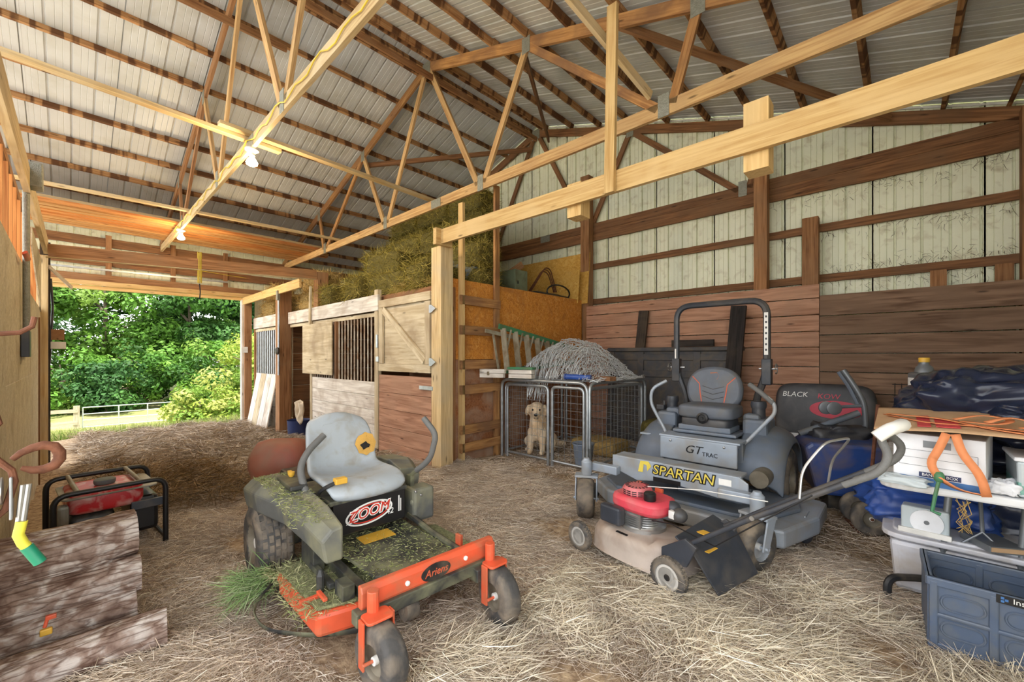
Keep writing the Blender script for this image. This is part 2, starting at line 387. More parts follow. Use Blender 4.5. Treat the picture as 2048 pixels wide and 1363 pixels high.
# white strips painted in as the light gap under the roof
board('light_gap_strip',(CX,YB-.01,zr(CX)+.06),(EAVE_R,YB-.01,zr(EAVE_R)+.06),.02,.02,'white',WB); board('light_gap_strip',(CX,YB-.01,zr(CX)+.06),(EAVE_L,YB-.01,zr(EAVE_L)+.06),.02,.02,'white',WB)
rows=[2.31,2.13,1.92,1.71,1.51,1.26,1.02,.78,.53,.28,.03,-.2]
for a,c in zip(rows[:-1],rows[1:]):
    board('plank',(-4.2,YB-.27+random.uniform(-.004,.004),(a+c)/2),(-.76,YB-.27,(a+c)/2),a-c-.012,.035,'w_plank',WB)
rows=[2.165,1.9,1.66,1.43,1.2,.95,.7,.45,.2,-.1]
for a,c in zip(rows[:-1],rows[1:]):
    board('plank',(-.755,YB-.255+random.uniform(-.004,.004),(a+c)/2),(.9,YB-.255,(a+c)/2),a-c-.012,.035,'w_plank_d',WB)
for x in (.3,.78): board('cleat',(x,YB-.075,2.15),(x,YB-.075,2.36),.13,.04,'w_brown',WB,up=(1,0,0))
def post(x,y,z0,z1,sx,sy,mat,label,name='timber_post'):
    return tag(board(name,(x,y,z0),(x,y,z1),sx,sy,mat,None,None,up=(1,0,0),bev=.006),label,'post')
post(-4.27,6.58,-.2,4.72,.18,.15,'w_brown','brown timber post where the strand-board partition meets the end wall')
post(-1.42,6.58,-.2,4.4,.16,.15,'w_brown','brown timber post on the end wall behind the black roll bar')
post(-.86,6.58,1.5,3.18,.17,.13,'w_brown','short brown post ending halfway up the end wall')
post(-6.95,6.58,-.2,4.3,.18,.15,'w_dark','dark timber post behind the hay loft')
post(-9.6,6.58,-.2,4.2,.18,.15,'w_dark','dark timber post at the far left of the end wall')
# ---- right side wall (only its corner shows)
WR=struct('wall_right',(EAVE_R,3,0)); y=-1.3
while y<YB-.02:
    lo=2.85 if y<1.0 else -.2   # assumed drive-through doorway beside the camera, opened to let daylight in
    sheet('wall_panel',min(.914,YB-y)+.01,4.0-lo,Matrix.Translation((EAVE_R+.03,y,lo))@Matrix(((0,0,1),(1,0,0),(0,1,0))).to_4x4(),'wall_metal',WR); y+=.914
for z in (.7,1.5,2.385,3.03,3.62): board('girt',(EAVE_R-.0,-1.3 if z>2.8 else 2.36,z),(EAVE_R-.0,YB-.2,z),.1,.04,'w_dark',WR)
post(.93,6.6,-.2,3.9,.1,.14,'w_dark','dark corner post at the right edge of the end wall')
# ---- doorway wall (far left, open sliding-door way)
WL=struct('wall_front',(EAVE_L,2,0)); y=-1.3
while y<YB-.02:
    wd=min(.914,YB-y); lo=2.95 if y<2.6 else -.3
    sheet('wall_panel',wd+.01,4.05-lo,Matrix.Translation((EAVE_L-.06,y,lo))@Matrix(((0,0,-1),(1,0,0),(0,1,0))).to_4x4(),'wall_metal',WL); y+=.914
for z,x in ((3.35,-12.08),(3.75,-12.08)): board('girt',(x,-1.2,z),(x,6.5,z),.18,.04,'w_dark',WL,rough=.004)
for yy in (.55,1.6,2.6): board('stud',(-12.05,yy,2.8),(-12.05,yy,3.9),.09,.05,'w_brown',WL,up=(0,1,0))
board('lintel',(-12.02,-1.2,2.98),(-12.02,6.5,3.0),.16,.05,'w_brown',WL); board('lintel',(-11.96,-1.2,2.86),(-11.96,3.2,2.90),.09,.05,'w_new',WL); board('lintel',(-12.06,-1.2,2.78),(-12.06,3.2,2.82),.07,.09,'w_new',WL)
board('door_track',(-11.85,-.3,3.14),(-11.85,2.6,3.17),.035,.05,'galv',WL)
D=struct('trim_1',(-12.05,2.95,0))
board('jamb',(-12.05,2.95,-.35),(-12.05,2.95,2.8),.05,.12,'w_white',D,up=(0,1,0)); board('jamb',(-11.97,3.05,-.35),(-11.97,3.05,2.75),.15,.14,'w_brown',D,up=(0,1,0))
MB().box((-11.9,2.96,1.55),(.06,.14,.14)).build('latch_box','white',D,'W')
# ---- left partition beside the camera
LW=struct('wall_left',(-6,-.27,0))
for x0,x1,z0,z1 in ((-8.7,-6.6,-.3,1.2),(-8.7,-6.6,1.205,2.05),(-6.595,-4.2,-.2,1.2),(-6.595,-4.2,1.205,2.2),(-4.195,-2.4,-.2,2.2)):
    MB().box(((x0+x1)/2,-.29,(z0+z1)/2),(x1-x0,.014,z1-z0)).build('strand_board','osb_old',LW,'W')
for x in (-4.2,-4.55,-4.85,-5.2,-5.6,-6.05,-6.6,-7.3,-8.0): board('stud',(x,-.34,-.2),(x,-.34,2.75),.038,.09,'w_orange',LW,up=(1,0,0))
board('top_beam',(-2.4,-.27,2.85),(-8.3,-.22,2.85),.19,.04,'w_pale',LW,rough=.004); board('top_beam',(-2.4,-.36,2.9),(-8.7,-.36,2.9),.19,.04,'w_brown',LW)
MB().prism([(-8.6,2.72),(-8.6,2.0),(-6.6,2.55),(-6.6,2.74)],.012,Matrix(((1,0,0,0),(0,0,-1,-.27),(0,1,0,0),(0,0,0,1)))).build('strand_board','osb_old',LW,'W')
board('end_stud',(-8.72,-.27,-.35),(-8.72,-.27,2.8),.06,.12,'w_pale',LW,up=(1,0,0)); board('end_stud',(-8.8,-.24,-.35),(-8.8,-.24,3.0),.04,.1,'w_black',LW,up=(1,0,0))
board('trim_strip',(-8.2,-.275,-.3),(-8.2,-.275,1.9),.04,.015,'w_dark',LW,up=(1,0,0))
# ---- doorway-side tie beam; its lit lower edge is painted as a pale strip
beam('tie_beam',(-8.2,-.2,2.79),(-8.2,3.24,2.957),.165,.045,'w_brown','weathered tie beam crossing the aisle in front of the doorway')
beam('lit_edge_strip',(-8.2,-.22,2.698),(-8.2,3.22,2.862),.012,.06,'w_pale','thin pale strip painted as the lit underside edge of the aisle tie beam','strip')
post(-8.28,3.36,-.3,3.02,.2,.2,'w_brown','short yellow-brown post carrying the aisle tie beam')
post(-9.62,3.12,-.35,2.78,.24,.24,'w_brown','thick brown post between the two horse stalls')
beam('yellow_rail',(-12.0,2.97,2.76),(-8.26,2.97,2.77),.17,.04,'w_new','pale yellow rail above the far stall, sloping away to the doorway')
# ---- new beam over the machines, corner post, stubs, hung stud
beam('long_beam',(-4.2,3.14,2.865),(1.0,3.14,2.855),.175,.04,'w_new','long yellow timber beam crossing the picture above the mowers')
beam('beam_block',(-4.16,3.05,2.865),(-4.16,3.3,2.865),.2,.06,'w_new','short timber block closing the left end of the long yellow beam','block')
post(-4.3,3.27,-.1,2.78,.2,.19,'w_pale','thick pale corner post at the near end of the strand-board partition')
for x,z0,z1,l in ((-.72,2.66,3.13,'big square yellow post stub hung behind the long beam'),(-2.2,2.68,2.99,'smaller square yellow post stub behind the long beam')):
    tag(board('post_stub',(x,3.25,z0),(x,3.25,z1),.15,.15,'w_new',None,None,up=(1,0,0)),l,'post stub')
beam('hung_stud',(-1.78,3.09,2.76),(-1.78,3.14,4.36),.09,.04,'w_new','upright yellow stud hung on the front of the long beam','stud',up=(1,0,0))
# ---- strand-board partition with the climbing ladder
PT=struct('wall_partition',(-4.3,5,0))
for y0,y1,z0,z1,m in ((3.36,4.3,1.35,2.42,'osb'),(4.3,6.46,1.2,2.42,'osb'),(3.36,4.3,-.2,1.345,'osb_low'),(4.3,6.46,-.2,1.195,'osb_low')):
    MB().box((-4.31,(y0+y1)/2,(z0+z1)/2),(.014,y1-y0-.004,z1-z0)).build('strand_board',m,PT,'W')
LD=thing('wall_ladder','fixed wooden ladder nailed up the strand-board partition beside the corner post','ladder',(-4.25,3.9,0))
board('side_rail',(-4.25,3.55,-.1),(-4.25,3.55,3.42),.04,.09,'w_new',LD,up=(0,1,0)); board('side_rail',(-4.25,4.2,-.1),(-4.25,4.2,3.84),.09,.04,'w_ladder',LD,up=(0,1,0))
for z in (2.14,1.74,1.28,.95,.42,.18): board('rung',(-4.22,3.5,z+.0),(-4.22,4.24,z+random.uniform(-.01,.01)),.12,.03,'w_ladder',LD)
post(-4.3,3.42,-.1,2.3,.05,.1,'w_brown','narrow brown stud between corner post and wall ladder')
# ---- loft deck over the stalls
LF=struct('trim_2',(-8,4.9,2.3))
for y in (3.3,4.1,4.9,5.7,6.4): board('joist',(-12.05,y,2.24),(-4.33,y,2.24),.14,.04,'w_dark',LF)
for i in range(11):
    y=3.32+i*.295; board('deck_board',(-12.05,y+.14,2.325),(-4.33,y+.14,2.325),.022,.285,'w_brown',LF)
# ================================================================ stalls and loft
YS=3.2
def planks(root,x0,x1,rows,y,mat,t=.03,axis='x',jit=.003):
    for a,c in zip(rows[:-1],rows[1:]):
        z=(a+c)/2; q=y+random.uniform(-jit,jit)
        p0,p1=((x0,q,z),(x1,q,z)) if axis=='x' else ((q,x0,z),(q,x1,z))
        board('plank',p0,p1,a-c-.006,t,mat,root)
SF=thing('horse_stall','whitewashed stall front with rusty steel bars and a sliding feed board','stall front',(-7,YS,0))
planks(SF,-8.25,-5.86,[1.0,.79,.57,.35,.13,-.1,-.35],YS,'w_white')
board('rail',(-9.45,YS-.03,2.19),(-5.72,YS-.03,2.2),.24,.035,'w_white',SF); board('rail',(-9.45,YS+.02,2.03),(-5.72,YS+.02,2.03),.06,.05,'w_cream',SF)
board('upright',(-8.3,YS,-.35),(-8.3,YS,2.1),.09,.05,'w_cream',SF,up=(1,0,0)); board('upright',(-7.22,YS,1.0),(-7.22,YS,2.0),.06,.06,'w_dark',SF,up=(1,0,0)); board('upright',(-5.8,YS,.0),(-5.8,YS,2.4),.1,.06,'w_cream',SF,up=(1,0,0))
plain('bar_rust',(196,184,166),.6,.1,.2,12,dirt=(150,116,88),da=.3,ds=6)
for i in range(12):
    x=-7.14+i*.113; MB().tube([(x,YS+.01,.98),(x,YS+.01,2.02)],.0125,8).build('bar','bar_rust',SF,'W',smooth=1)
for i in range(9):
    x=-8.2+i*.1; MB().tube([(x,YS+.03,.98),(x,YS+.03,2.02)],.0125,8).build('bar','bar_rust',SF,'W',smooth=1)
board('batten',(-8.22,YS-.075,2.0),(-8.22,YS-.06,2.72),.06,.03,'w_cream',SF,up=(1,0,0))
tag(board('feed_board',(-8.6,YS-.06,1.53),(-7.27,YS-.06,1.53),.94,.018,'w_cream',None,None),'square whitewashed board covering half the near stall bars','board')
board('divider_plank',(-9.3,6.3,1),(-4.5,6.3,1),.01,.01,'w_dark',SF) if 0 else None
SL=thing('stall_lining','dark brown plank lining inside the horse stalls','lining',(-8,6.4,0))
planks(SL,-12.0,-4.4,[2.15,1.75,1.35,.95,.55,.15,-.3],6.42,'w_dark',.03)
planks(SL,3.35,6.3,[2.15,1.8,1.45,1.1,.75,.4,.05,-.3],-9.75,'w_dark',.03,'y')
FF=thing('horse_stall','far stall front beside the doorway with bright galvanised bars over white planks','stall front',(-11,YS,0))
planks(FF,-11.9,-9.8,[.98,.75,.5,.25,0,-.32],YS,'w_white'); board('rail',(-11.9,YS-.02,2.2),(-9.75,YS-.02,2.21),.26,.035,'w_white',FF); board('rail',(-11.9,YS,2.02),(-9.75,YS,2.02),.06,.05,'w_cream',FF)
for i in range(15):
    x=-11.72+i*.135; MB().tube([(x,YS,.96),(x,YS,2.02)],.016,8).build('bar','galv',FF,'W',smooth=1)
board('upright',(-11.82,YS,-.3),(-11.82,YS,2.35),.1,.07,'w_brown',FF,up=(1,0,0))
LB=thing('leaning_board','whitewashed board panel leaning against the far stall front','board',(-10.9,3.05,-.28))
for i in range(4): 
    x=-11.35+i*.36; board('slat',(x,2.92,-.28),(x+.03,3.14,.98),.34,.02,'w_white' if i!=1 else 'w_cream',LB,up=(1,0,0))
# stall doors
SD=thing('stall_door','brown plank lower stall door beside the pale corner post','door',(-5.1,YS,0))
planks(SD,-5.74,-4.42,[1.12,.86,.62,.36,.14,-.06],YS,'w_plank')
for z in (.98,): MB().box((-4.52,YS-.025,z),(.3,.01,.05)).build('strap_hinge','galv',SD,'W',bevel=.002)
SU=thing('stall_door','upper stall door of cream boarding with a Z brace, above the brown one','door',(-5.1,YS,1.17))
MB().box((-5.07,YS+.01,1.69),(1.28,.014,1.02)).build('panel','w_cream',SU,'W')
for p0,p1,wd,u in (((-5.72,YS-.02,2.17),(-4.42,YS-.02,2.18),.11,(0,0,1)),((-5.72,YS-.02,1.23),(-4.42,YS-.02,1.23),.11,(0,0,1)),((-5.66,YS-.022,1.29),(-5.66,YS-.022,2.11),.11,(1,0,0)),((-4.48,YS-.022,1.29),(-4.48,YS-.022,2.11),.11,(1,0,0)),((-5.6,YS-.024,2.08),(-4.55,YS-.024,1.33),.1,(0,0,1))):
    board('frame_board',p0,p1,wd,.03,'w_cream',SU,up=u)
for z in (1.32,2.0):
    MB().prism([(-.02,-.05),(.03,-.05),(.12,0),(.03,.05),(-.02,.05)],.006,Matrix(((1,0,0,-4.4),(0,0,-1,YS-.045),(0,1,0,z),(0,0,0,1)))).build('hinge','galv',SU,'W')
MB().box((-5.76,YS-.03,1.62),(.05,.03,.2)).box((-5.74,YS-.03,1.35),(.08,.04,.08)).build('latch','galv',SU,'W',bevel=.004)
# pole with cord by the thick post
T=thing('conduit_pole','grey conduit with junction box fixed to the thick stall post','conduit',(-9.45,2.98,0))
MB().tube([(-9.42,2.96,1.0),(-9.42,2.96,2.6)],.018,8).build('pipe','galv',T,'W',smooth=1); MB().box((-9.42,2.95,2.65),(.08,.06,.2)).build('box','gusset',T,'W',bevel=.01); MB().lathe([(.07,0),(.08,.03),(.05,.06)],12,XF((-9.42,2.96,1.5),rx=math.pi/2)).build('socket','black',T,'W',smooth=1)
# things in the dark stall opening
plain('crate_orange',(196,120,44),.6); plain('sack_white',(206,190,166),.8,bump=.4,bs=12); plain('blue_dark',(34,48,92),.5)
c=thing('milk_crate','orange lattice crate on a shelf inside the stall opening','crate',(-9.0,3.9,.45))
for i in range(6): board('slat',(-9.2,3.75,.35+i*.06),(-8.8,3.75,.35+i*.06),.02,.02,'crate_orange',c); 
for i in range(8): board('slat',(-9.2+i*.057,3.752,.34),(-9.2+i*.057,3.752,.68),.02,.02,'crate_orange',c,up=(1,0,0))
MB().box((-9.0,3.92,.5),(.38,.3,.32)).build('load','black',c,'W')
tag(MB().box((-9.0,3.95,.27),(.6,.6,.12)).build('crate_shelf','w_dark',bevel=.005),'dark wooden shelf under the orange crate','shelf')
tag(MB().box((-9.0,3.95,-.05),(.56,.56,.5)).build('storage_bin','black',bevel=.03),'black bin holding up the shelf in the stall opening','bin')
tag(MB().lathe([(0,0),(.19,0),(.21,.38),(.215,.4),(.19,.38),(.18,.02)],20,XF((-8.75,3.12,-.27))).build('blue_bucket','blue_dark',smooth=1),'dark blue bucket at the foot of the stall opening','bucket')
def cloth(name,mat,x,y,z,wd,hg,lab,cat,seed=0):
    b=MB(); b.grid(lambda u,v:(x+(u-.5)*wd*(1-.5*v)+.04*mnoise.noise(Vector((u*3,v*3,seed))),y+.09*mnoise.noise(Vector((u*4,v*2,seed+5))),z-hg*v+.06*mnoise.noise(Vector((u*5,v,seed)))),14,14)
    return tag(b.build(name,mat,smooth=2,solid=.006),lab,cat)
cloth('feed_sack','sack_white',-8.55,3.06,.5,.35,.42,'crumpled white feed sack hanging at the stall opening','sack',4)
# ---------------- hay bales
STRAW=[(206,178,112),(186,154,88),(222,198,138),(150,128,70),(176,150,96)]
GREENHAY=[(168,152,72),(140,126,54),(192,174,96),(112,102,40),(156,142,68)]
attr('hay',.85)
plain('hay_core',(104,94,42),.95,0,.5,30,bump=.9,bs=50)
plain('straw_core',(168,140,84),.95,0,.45,30,bump=.9,bs=50)
def bale_mesh(seed):
    rr=random.Random(seed); b=MB(); X,Y,Z=.46,.22,.185
    def fn(u,v):
        th=2*math.pi*u; ph=math.pi*(v-.5); c=lambda t:math.copysign(abs(math.cos(t))**.28,math.cos(t)); s=lambda t:math.copysign(abs(math.sin(t))**.28,math.sin(t))
        p=Vector((X*c(ph)*c(th),Y*c(ph)*s(th),Z*s(ph))); n=mnoise.noise(p*9+Vector((seed,0,0)))*.025; return p*(1+n/.3)
    b.grid(fn,36,18,cu=True); return b.mesh('bale')
BM=[bale_mesh(i) for i in range(3)]
for m in BM: m.polygons.foreach_set('use_smooth',[True]*len(m.polygons))
def bale(x,y,z,rz,label,green=True,ns=1500,tilt=0):
    me=random.choice(BM).copy(); me.materials.append(MATS['hay_core' if green else 'straw_core'])
    o=bpy.data.objects.new('hay_bale',me); COL.objects.link(o); o.location=(x,y,z+.19); o.rotation_euler=(tilt,0,rz); tag(o,label,'hay bale','hay bales stacked on the stall loft')
    n=ns; ax=RNG.integers(0,3,n); P=RNG.uniform(-1,1,(n,3)); P[np.arange(n),ax]=np.sign(P[np.arange(n),ax]); P*=np.array([.45,.215,.18])
    N=np.zeros((n,3)); N[np.arange(n),ax]=np.sign(P[np.arange(n),ax]); D=RNG.normal(size=(n,3))+N*.45
    strands('loose_straw','hay',P,D,RNG.uniform(.06,.2,n),RNG.uniform(.003,.007,n),pick(GREENHAY if green else STRAW,n),o,bend=.4)['kind']='stuff'
    return o
Z0=2.34
W1=['leftmost','second','third','fourth']; W2=['lowest','second','third','fourth','top']
for row,y,lays in (('front',3.75,(0,)),('middle',4.35,(0,1,2)),('rear',4.95,(2,3,4))):
    for lay in lays:
        xs=[-7.9,-6.93,-5.96,-4.99] if lay<2 else [-7.6,-6.63,-5.66]
        if row=='front': xs=[-7.9,-5.0]
        for i,x in enumerate(xs):
            rz=random.uniform(-.06,.06)+(math.pi/2 if row=='front' else 0)
            bale(x+random.uniform(-.02,.02),y+random.uniform(-.02,.02),Z0+lay*.39,rz,'green-gold hay bale, %s in the %s layer of the %s row on the loft'%(W1[i],W2[lay],row),True,2200)
bale(-6.7,3.62,Z0,math.pi/2+.1,'green-gold hay bale end-on at the loft edge above the stall bars',True,2200)
bale(-6.0,3.62,Z0,.12,'green-gold hay bale lying lengthwise at the loft edge above the upper stall door',True,2200)
bale(-6.4,3.78,Z0+.4,.1,'green-gold hay bale perched on the two at the loft edge',True,1800)
for i,(x,y,lay) in enumerate(((-11.3,3.5,0),(-11.2,3.55,1),(-10.2,3.5,0),(-8.9,3.55,0),(-8.85,3.6,1))):
    bale(x,y,Z0+lay*.385,random.uniform(-.1,.1),('yellow straw bale nearest the doorway, lower one of two','yellow straw bale nearest the doorway, upper one of two','yellow straw bale left of the thick stall post','yellow straw bale right of the thick stall post, lower one of two','yellow straw bale right of the thick stall post, upper one of two')[i],False,1500)
# loose hay on the loft edge
n=2500; P=np.stack([RNG.uniform(-5.6,-4.6,n),RNG.uniform(3.3,3.6,n),np.full(n,2.34)+RNG.uniform(0,.12,n)],1); D=RNG.normal(size=(n,3))*[1,1,.35]
tag(strands('loose_hay','hay',P,D,RNG.uniform(.08,.25,n),RNG.uniform(.002,.005,n),pick(GREENHAY+STRAW[:2],n)),'loose hay scattered on the loft edge above the stall doors','hay',kind='stuff')
# loft stuff right of the ladder
def sheetbox(name,mat,c,d,lab,cat,rz=0,rx=0,bev=.002):
    o=MB().box((0,0,0),d).build(name,mat,bevel=bev); o.matrix_basis=XF(c,rx=rx,rz=rz); return tag(o,lab,cat)
sheetbox('strand_board_sheet','osb_yel',(-5.05,6.5,2.83),(1.75,.012,.95),'taller yellow strand-board sheet leaning on the end wall in the loft','board',rx=-.09)
sheetbox('strand_board_sheet','osb_yel',(-4.85,6.33,2.66),(1.15,.012,.62),'shorter yellow strand-board sheet leaning in front of the taller one','board',rx=-.1)
plain('green_box',(116,128,104),.5,.2,.15,6,dirt=(92,92,70),da=.2)
g=thing('metal_box','grey-green metal cabinet box standing on the partition loft','box',(-4.6,5.0,2.36))
MB().box((-4.65,4.98,2.57),(.36,.3,.42)).build('body','green_box',g,'W',bevel=.006); MB().box((-4.465,4.98,2.57),(.008,.28,.4)).build('door','green_box',g,'W',bevel=.003); MB().box((-4.45,4.88,2.57),(.012,.02,.05)).build('latch','black',g,'W')
b=MB()
for i in range(3):
    q=.03*i; b.tube(fillet([(-4.75-q,5.45,2.42),(-4.75-q,5.95-q*.5,3.02-q),(-4.75-q,6.1,3.0-q),(-4.75-q,6.28,2.6)],.12),.011,7)
tag(b.build('bent_pipes','rust',smooth=1),'three bent rusty pipes leaning on the loft boards','pipes')
def bag(name,mat,c,d,lab,cat,seed=1,amp=.18,rz=0,nu=40,nv=24,sm=2,p=.6,f=3.5,parent=None):
    b=MB()
    def fn(u,v):
        th=2*math.pi*u; ph=math.pi*(v-.5); C=lambda t:math.copysign(abs(math.cos(t))**p,math.cos(t)); S=lambda t:math.copysign(abs(math.sin(t))**p,math.sin(t))
        q=Vector((C(ph)*C(th),C(ph)*S(th),S(ph))); s=q+Vector((seed*7,0,0)); n=1+amp*mnoise.noise(s*f*.5)+amp*.6*(abs(mnoise.noise(s*f))*-1.2+.3)+amp*.3*mnoise.noise(s*f*2.3)
        return Vector((q.x*d[0]/2*n,q.y*d[1]/2*n,max(-d[2]/2,q.z*d[2]/2*n)))
    b.grid(fn,nu,nv,XF(c,rz=rz),cu=True); o=b.build(name,mat,parent,'W' if parent else None,smooth=sm)
    return tag(o,lab,cat) if not parent else o
plain('tarp_grey',(104,112,112),.7,0,.3,7); plain('tarp_black',(22,24,30),.22,0,.2,4); plain('tarp_blue',(46,78,150),.4,0,.25,8,dirt=(70,84,120),da=.2); plain('tarp_navy',(32,40,62),.26,0,.3,6)
bag('tarp_black_roll','black',(-4.55,5.75,2.42),(.3,1.0,.14),'folded black tarp lying along the partition top','tarp',3,.25)
MBt=MB().tube([(-4.45+.02*math.sin(t),5.95+.33*math.cos(t),2.52+.13*math.sin(t)) for t in [i*.33 for i in range(20)]],.014,8); tag(MBt.build('hose_loop','black_clean',smooth=1),'loop of black hose sticking up from the folded tarp','hose')
bag('grey_tarp','tarp_grey',(-5.15,4.35,2.62),(.9,.55,.6),'crumpled grey tarp heap behind the wall ladder','tarp',5,.3)
tag(board('loose_board',(-5.3,4.7,2.36),(-5.0,5.6,3.05),.12,.03,'w_brown',None,None),'loose brown board leaning in the loft behind the ladder','board')
bale(-5.6,5.3,Z0,.5,'green hay bale half hidden behind the grey tarp in the loft',True,1200)
# ================================================================ machines
RXm=lambda c:XF(c,rx=math.pi/2)      # local Z -> -Y (wheels and discs turning on the Y axis)
CLIP=(128,128,100)
plain('tyre',(72,70,68),.8,0,.25,20,dirt=(140,126,108),da=.35,ds=7,bump=.3,bs=60)
plain('rim_dirty',(140,132,116),.6,.3,.3,12,dirt=(110,98,80),da=.4)
plain('orange',(222,92,58),.4,0,.15,9,dirt=(176,104,74),da=.25,ds=8)
plain('amber',(226,176,62),.5)
plain('ar_black',(54,55,54),.5,.1,.3,9,dirt=(128,128,100),da=.35,ds=6)
plain('ar_body',(96,98,96),.55,0,.25,9,dirt=(136,134,108),da=.4,ds=5)
plain('seat_grey',(170,178,184),.42,0,.06,5,dirt=(152,150,142),da=.12,ds=10)
plain('foam_yel',(216,168,84),.9,bump=.6,bs=60); plain('foam_grey',(104,104,102),.7,bump=.3,bs=80)
plain('clippings',(132,134,96),.95,0,.5,60,bump=.9,bs=90)
plain('red_letter',(216,60,44),.4); plain('white_letter',(240,240,236),.5); plain('red_rust',(150,78,58),.6,0,.25,9,dirt=(128,92,72),da=.4)
plain('rim_light',(196,192,184),.5)
def wheel(parent,c,R,W,rim,tread=None,name='wheel',steer=0,rimmat='rim_dirty',smooth=True,tm='tyre',spokes=0):
    """tyre > rim > hub, turning on local Y"""
    M=XF(c,rz=steer)@Matrix.Rotation(math.pi/2,4,'X'); w=W/2
    pr=[(rim,-w*.82),(rim*1.04,-w*.95),(R*.82,-w),(R*.94,-w*.86),(R,-w*.55),(R*1.0,0),(R,w*.55),(R*.94,w*.86),(R*.82,w),(rim*1.04,w*.95),(rim,w*.82)]
    b=MB().lathe(pr,36,M,caps=False)
    t=b.build('tyre',tm,parent,smooth=1)
    if tread:
        b=MB(); n,rows=tread
        for j in range(rows):
            z=(j-(rows-1)/2)*W*.82/rows; rad=R-.004-.012*abs(z/(W/2))**2
            for i in range(n):
                q=2*math.pi*(i+.5*(j%2))/n; b.box((0,0,0),(.012,R*2*math.pi/n*.72,W/rows*.62),M@Matrix.Rotation(q,4,'Z')@Matrix.Translation((rad+.002,0,z))@Matrix.Rotation(math.pi/4*0,4,'X'))
        b.build('tread','tyre',t,parent,bevel=.002)
    r=MB().lathe([(rim*1.03,-w*.9),(rim*.97,-w*.8),(rim*.9,-w*.55),(rim*.55,-w*.35),(rim*.3,-w*.4),(0,-w*.4)],24,M,caps=False).lathe([(rim*1.03,w*.9),(rim*.97,w*.8),(rim*.9,w*.55),(rim*.55,w*.35),(rim*.3,w*.4),(0,w*.4)],24,M,caps=False).build('rim',rimmat,t,parent,smooth=1)
    MB().lathe([(rim*.26,-w*.75),(rim*.28,0),(rim*.26,w*.75)],14,M).build('hub','white' if spokes==0 else 'black',t,parent,smooth=1)
    if spokes:
        b=MB()
        for s in (-1,1):
            for i in range(spokes): b.box((0,0,0),(rim*.62,rim*.3,.006),M@Matrix.Rotation(2*math.pi*i/spokes,4,'Z')@Matrix.Translation((rim*.6,0,s*w*.62)))
            b.lathe([(rim*.96,s*w*.6-.004),(rim*.96,s*w*.6+.004),(rim*.8,s*w*.6+.004),(rim*.8,s*w*.6-.004)],24,M)
        b.build('spokes','rim_light',t,parent,bevel=.002)
    return t
def bolts(parent,pts,r=.009,mat='steel',ax='x'):
    b=MB()
    for p in pts: b.lathe([(r,-.004),(r,.006),(r*.6,.009),(0,.009)],8,XF(p,ry=math.pi/2 if ax=='x' else 0,rx=math.pi/2 if ax=='y' else 0))
    return b.build('bolts',mat,parent,smooth=1)
def seat_shell(prof,hw,parent,mat,curve=.05,n=17,name='seat',thick=.035):
    """prof: side profile points (x,z); hw: half widths; sides lift/curl by curve"""
    P=[Vector((x,0,z)) for x,z in prof]; m=len(P)
    nr=[]
    for i in range(m):
        t=(P[min(i+1,m-1)]-P[max(i-1,0)]).normalized(); nr.append(Vector((-t.z,0,t.x)))
    b=MB()
    def fn(u,v):
        i=round(u*(m-1)); y=(v-.5)*2; c=(curve[i] if isinstance(curve,list) else curve)*(abs(y)**2.6); return P[i]-nr[i]*c*(1 if i else 1)+Vector((0,y*hw[i],0))
    b.grid(fn,m,n); return b.build(name,mat,parent,smooth=2,solid=thick,sub=1)
# ---------------------------------------------------------------- orange and grey zero-turn mower
A=thing('riding_mower','grey-seated zero-turn mower with orange front bar, caked in grass clippings','mower',(-2.9,1.3,0),-.06)
for s in (-1,1): wheel(A,(0,s*.44,.235),.235,.2,.115,(26,5))
for s in (-1,1):
    wheel(A,(1.335,s*.33,.142),.142,.1,.068,None,steer=.12 if s<0 else -.12)
    # caster fork
    f=MB().prism(rounded(.09,.12,.02),.012,XF((1.3,s*.33,.292)))
    f.box((1.295,s*.33-.067,.2),(.045,.01,.2)); f.box((1.295,s*.33+.067,.2),(.045,.01,.2)); f.tube([(1.335,s*.33-.08,.142),(1.335,s*.33+.08,.142)],.008,8); f.lathe([(.026,0),(.026,.1)],14,XF((1.26,s*.33,.29)))
    f.build('caster_fork','orange',A,bevel=.006)
fr=MB().box((.72,-.26,.24),(1.1,.05,.07)).box((.72,.26,.24),(1.1,.05,.07)).box((0,0,.25),(.2,.72,.1)).box((1.2,0,.26),(.06,.78,.06)); fr.build('frame','ar_black',A,bevel=.006)
bar=MB().prism([(-.03,-.055),(.0,-.06),(.012,-.03),(.012,.03),(0,.055),(-.03,.055)],.76,XF((1.2,-.36,.33),rx=-math.pi/2)@Matrix.Diagonal((1,-1,1,1))).build('front_bar','orange',A,bevel=.006)
e=MB().prism([(.085*math.cos(i*math.pi/12),.042*math.sin(i*math.pi/12)) for i in range(24)],.003,XF((1.212,.02,.33))@Matrix(((0,0,1),(1,0,0),(0,1,0))).to_4x4()).build('badge','black',bar,A)
FX=Matrix(((0,0,1),(1,0,0),(0,1,0))).to_4x4()   # text on a +X face
text('lettering','Ariens',.05,XF((1.2165,.02,.33))@FX,'orange',bar,A,shear=.25)
bolts(A,[(1.214,-.14,.33),(1.214,.2,.335)],.012,'white')
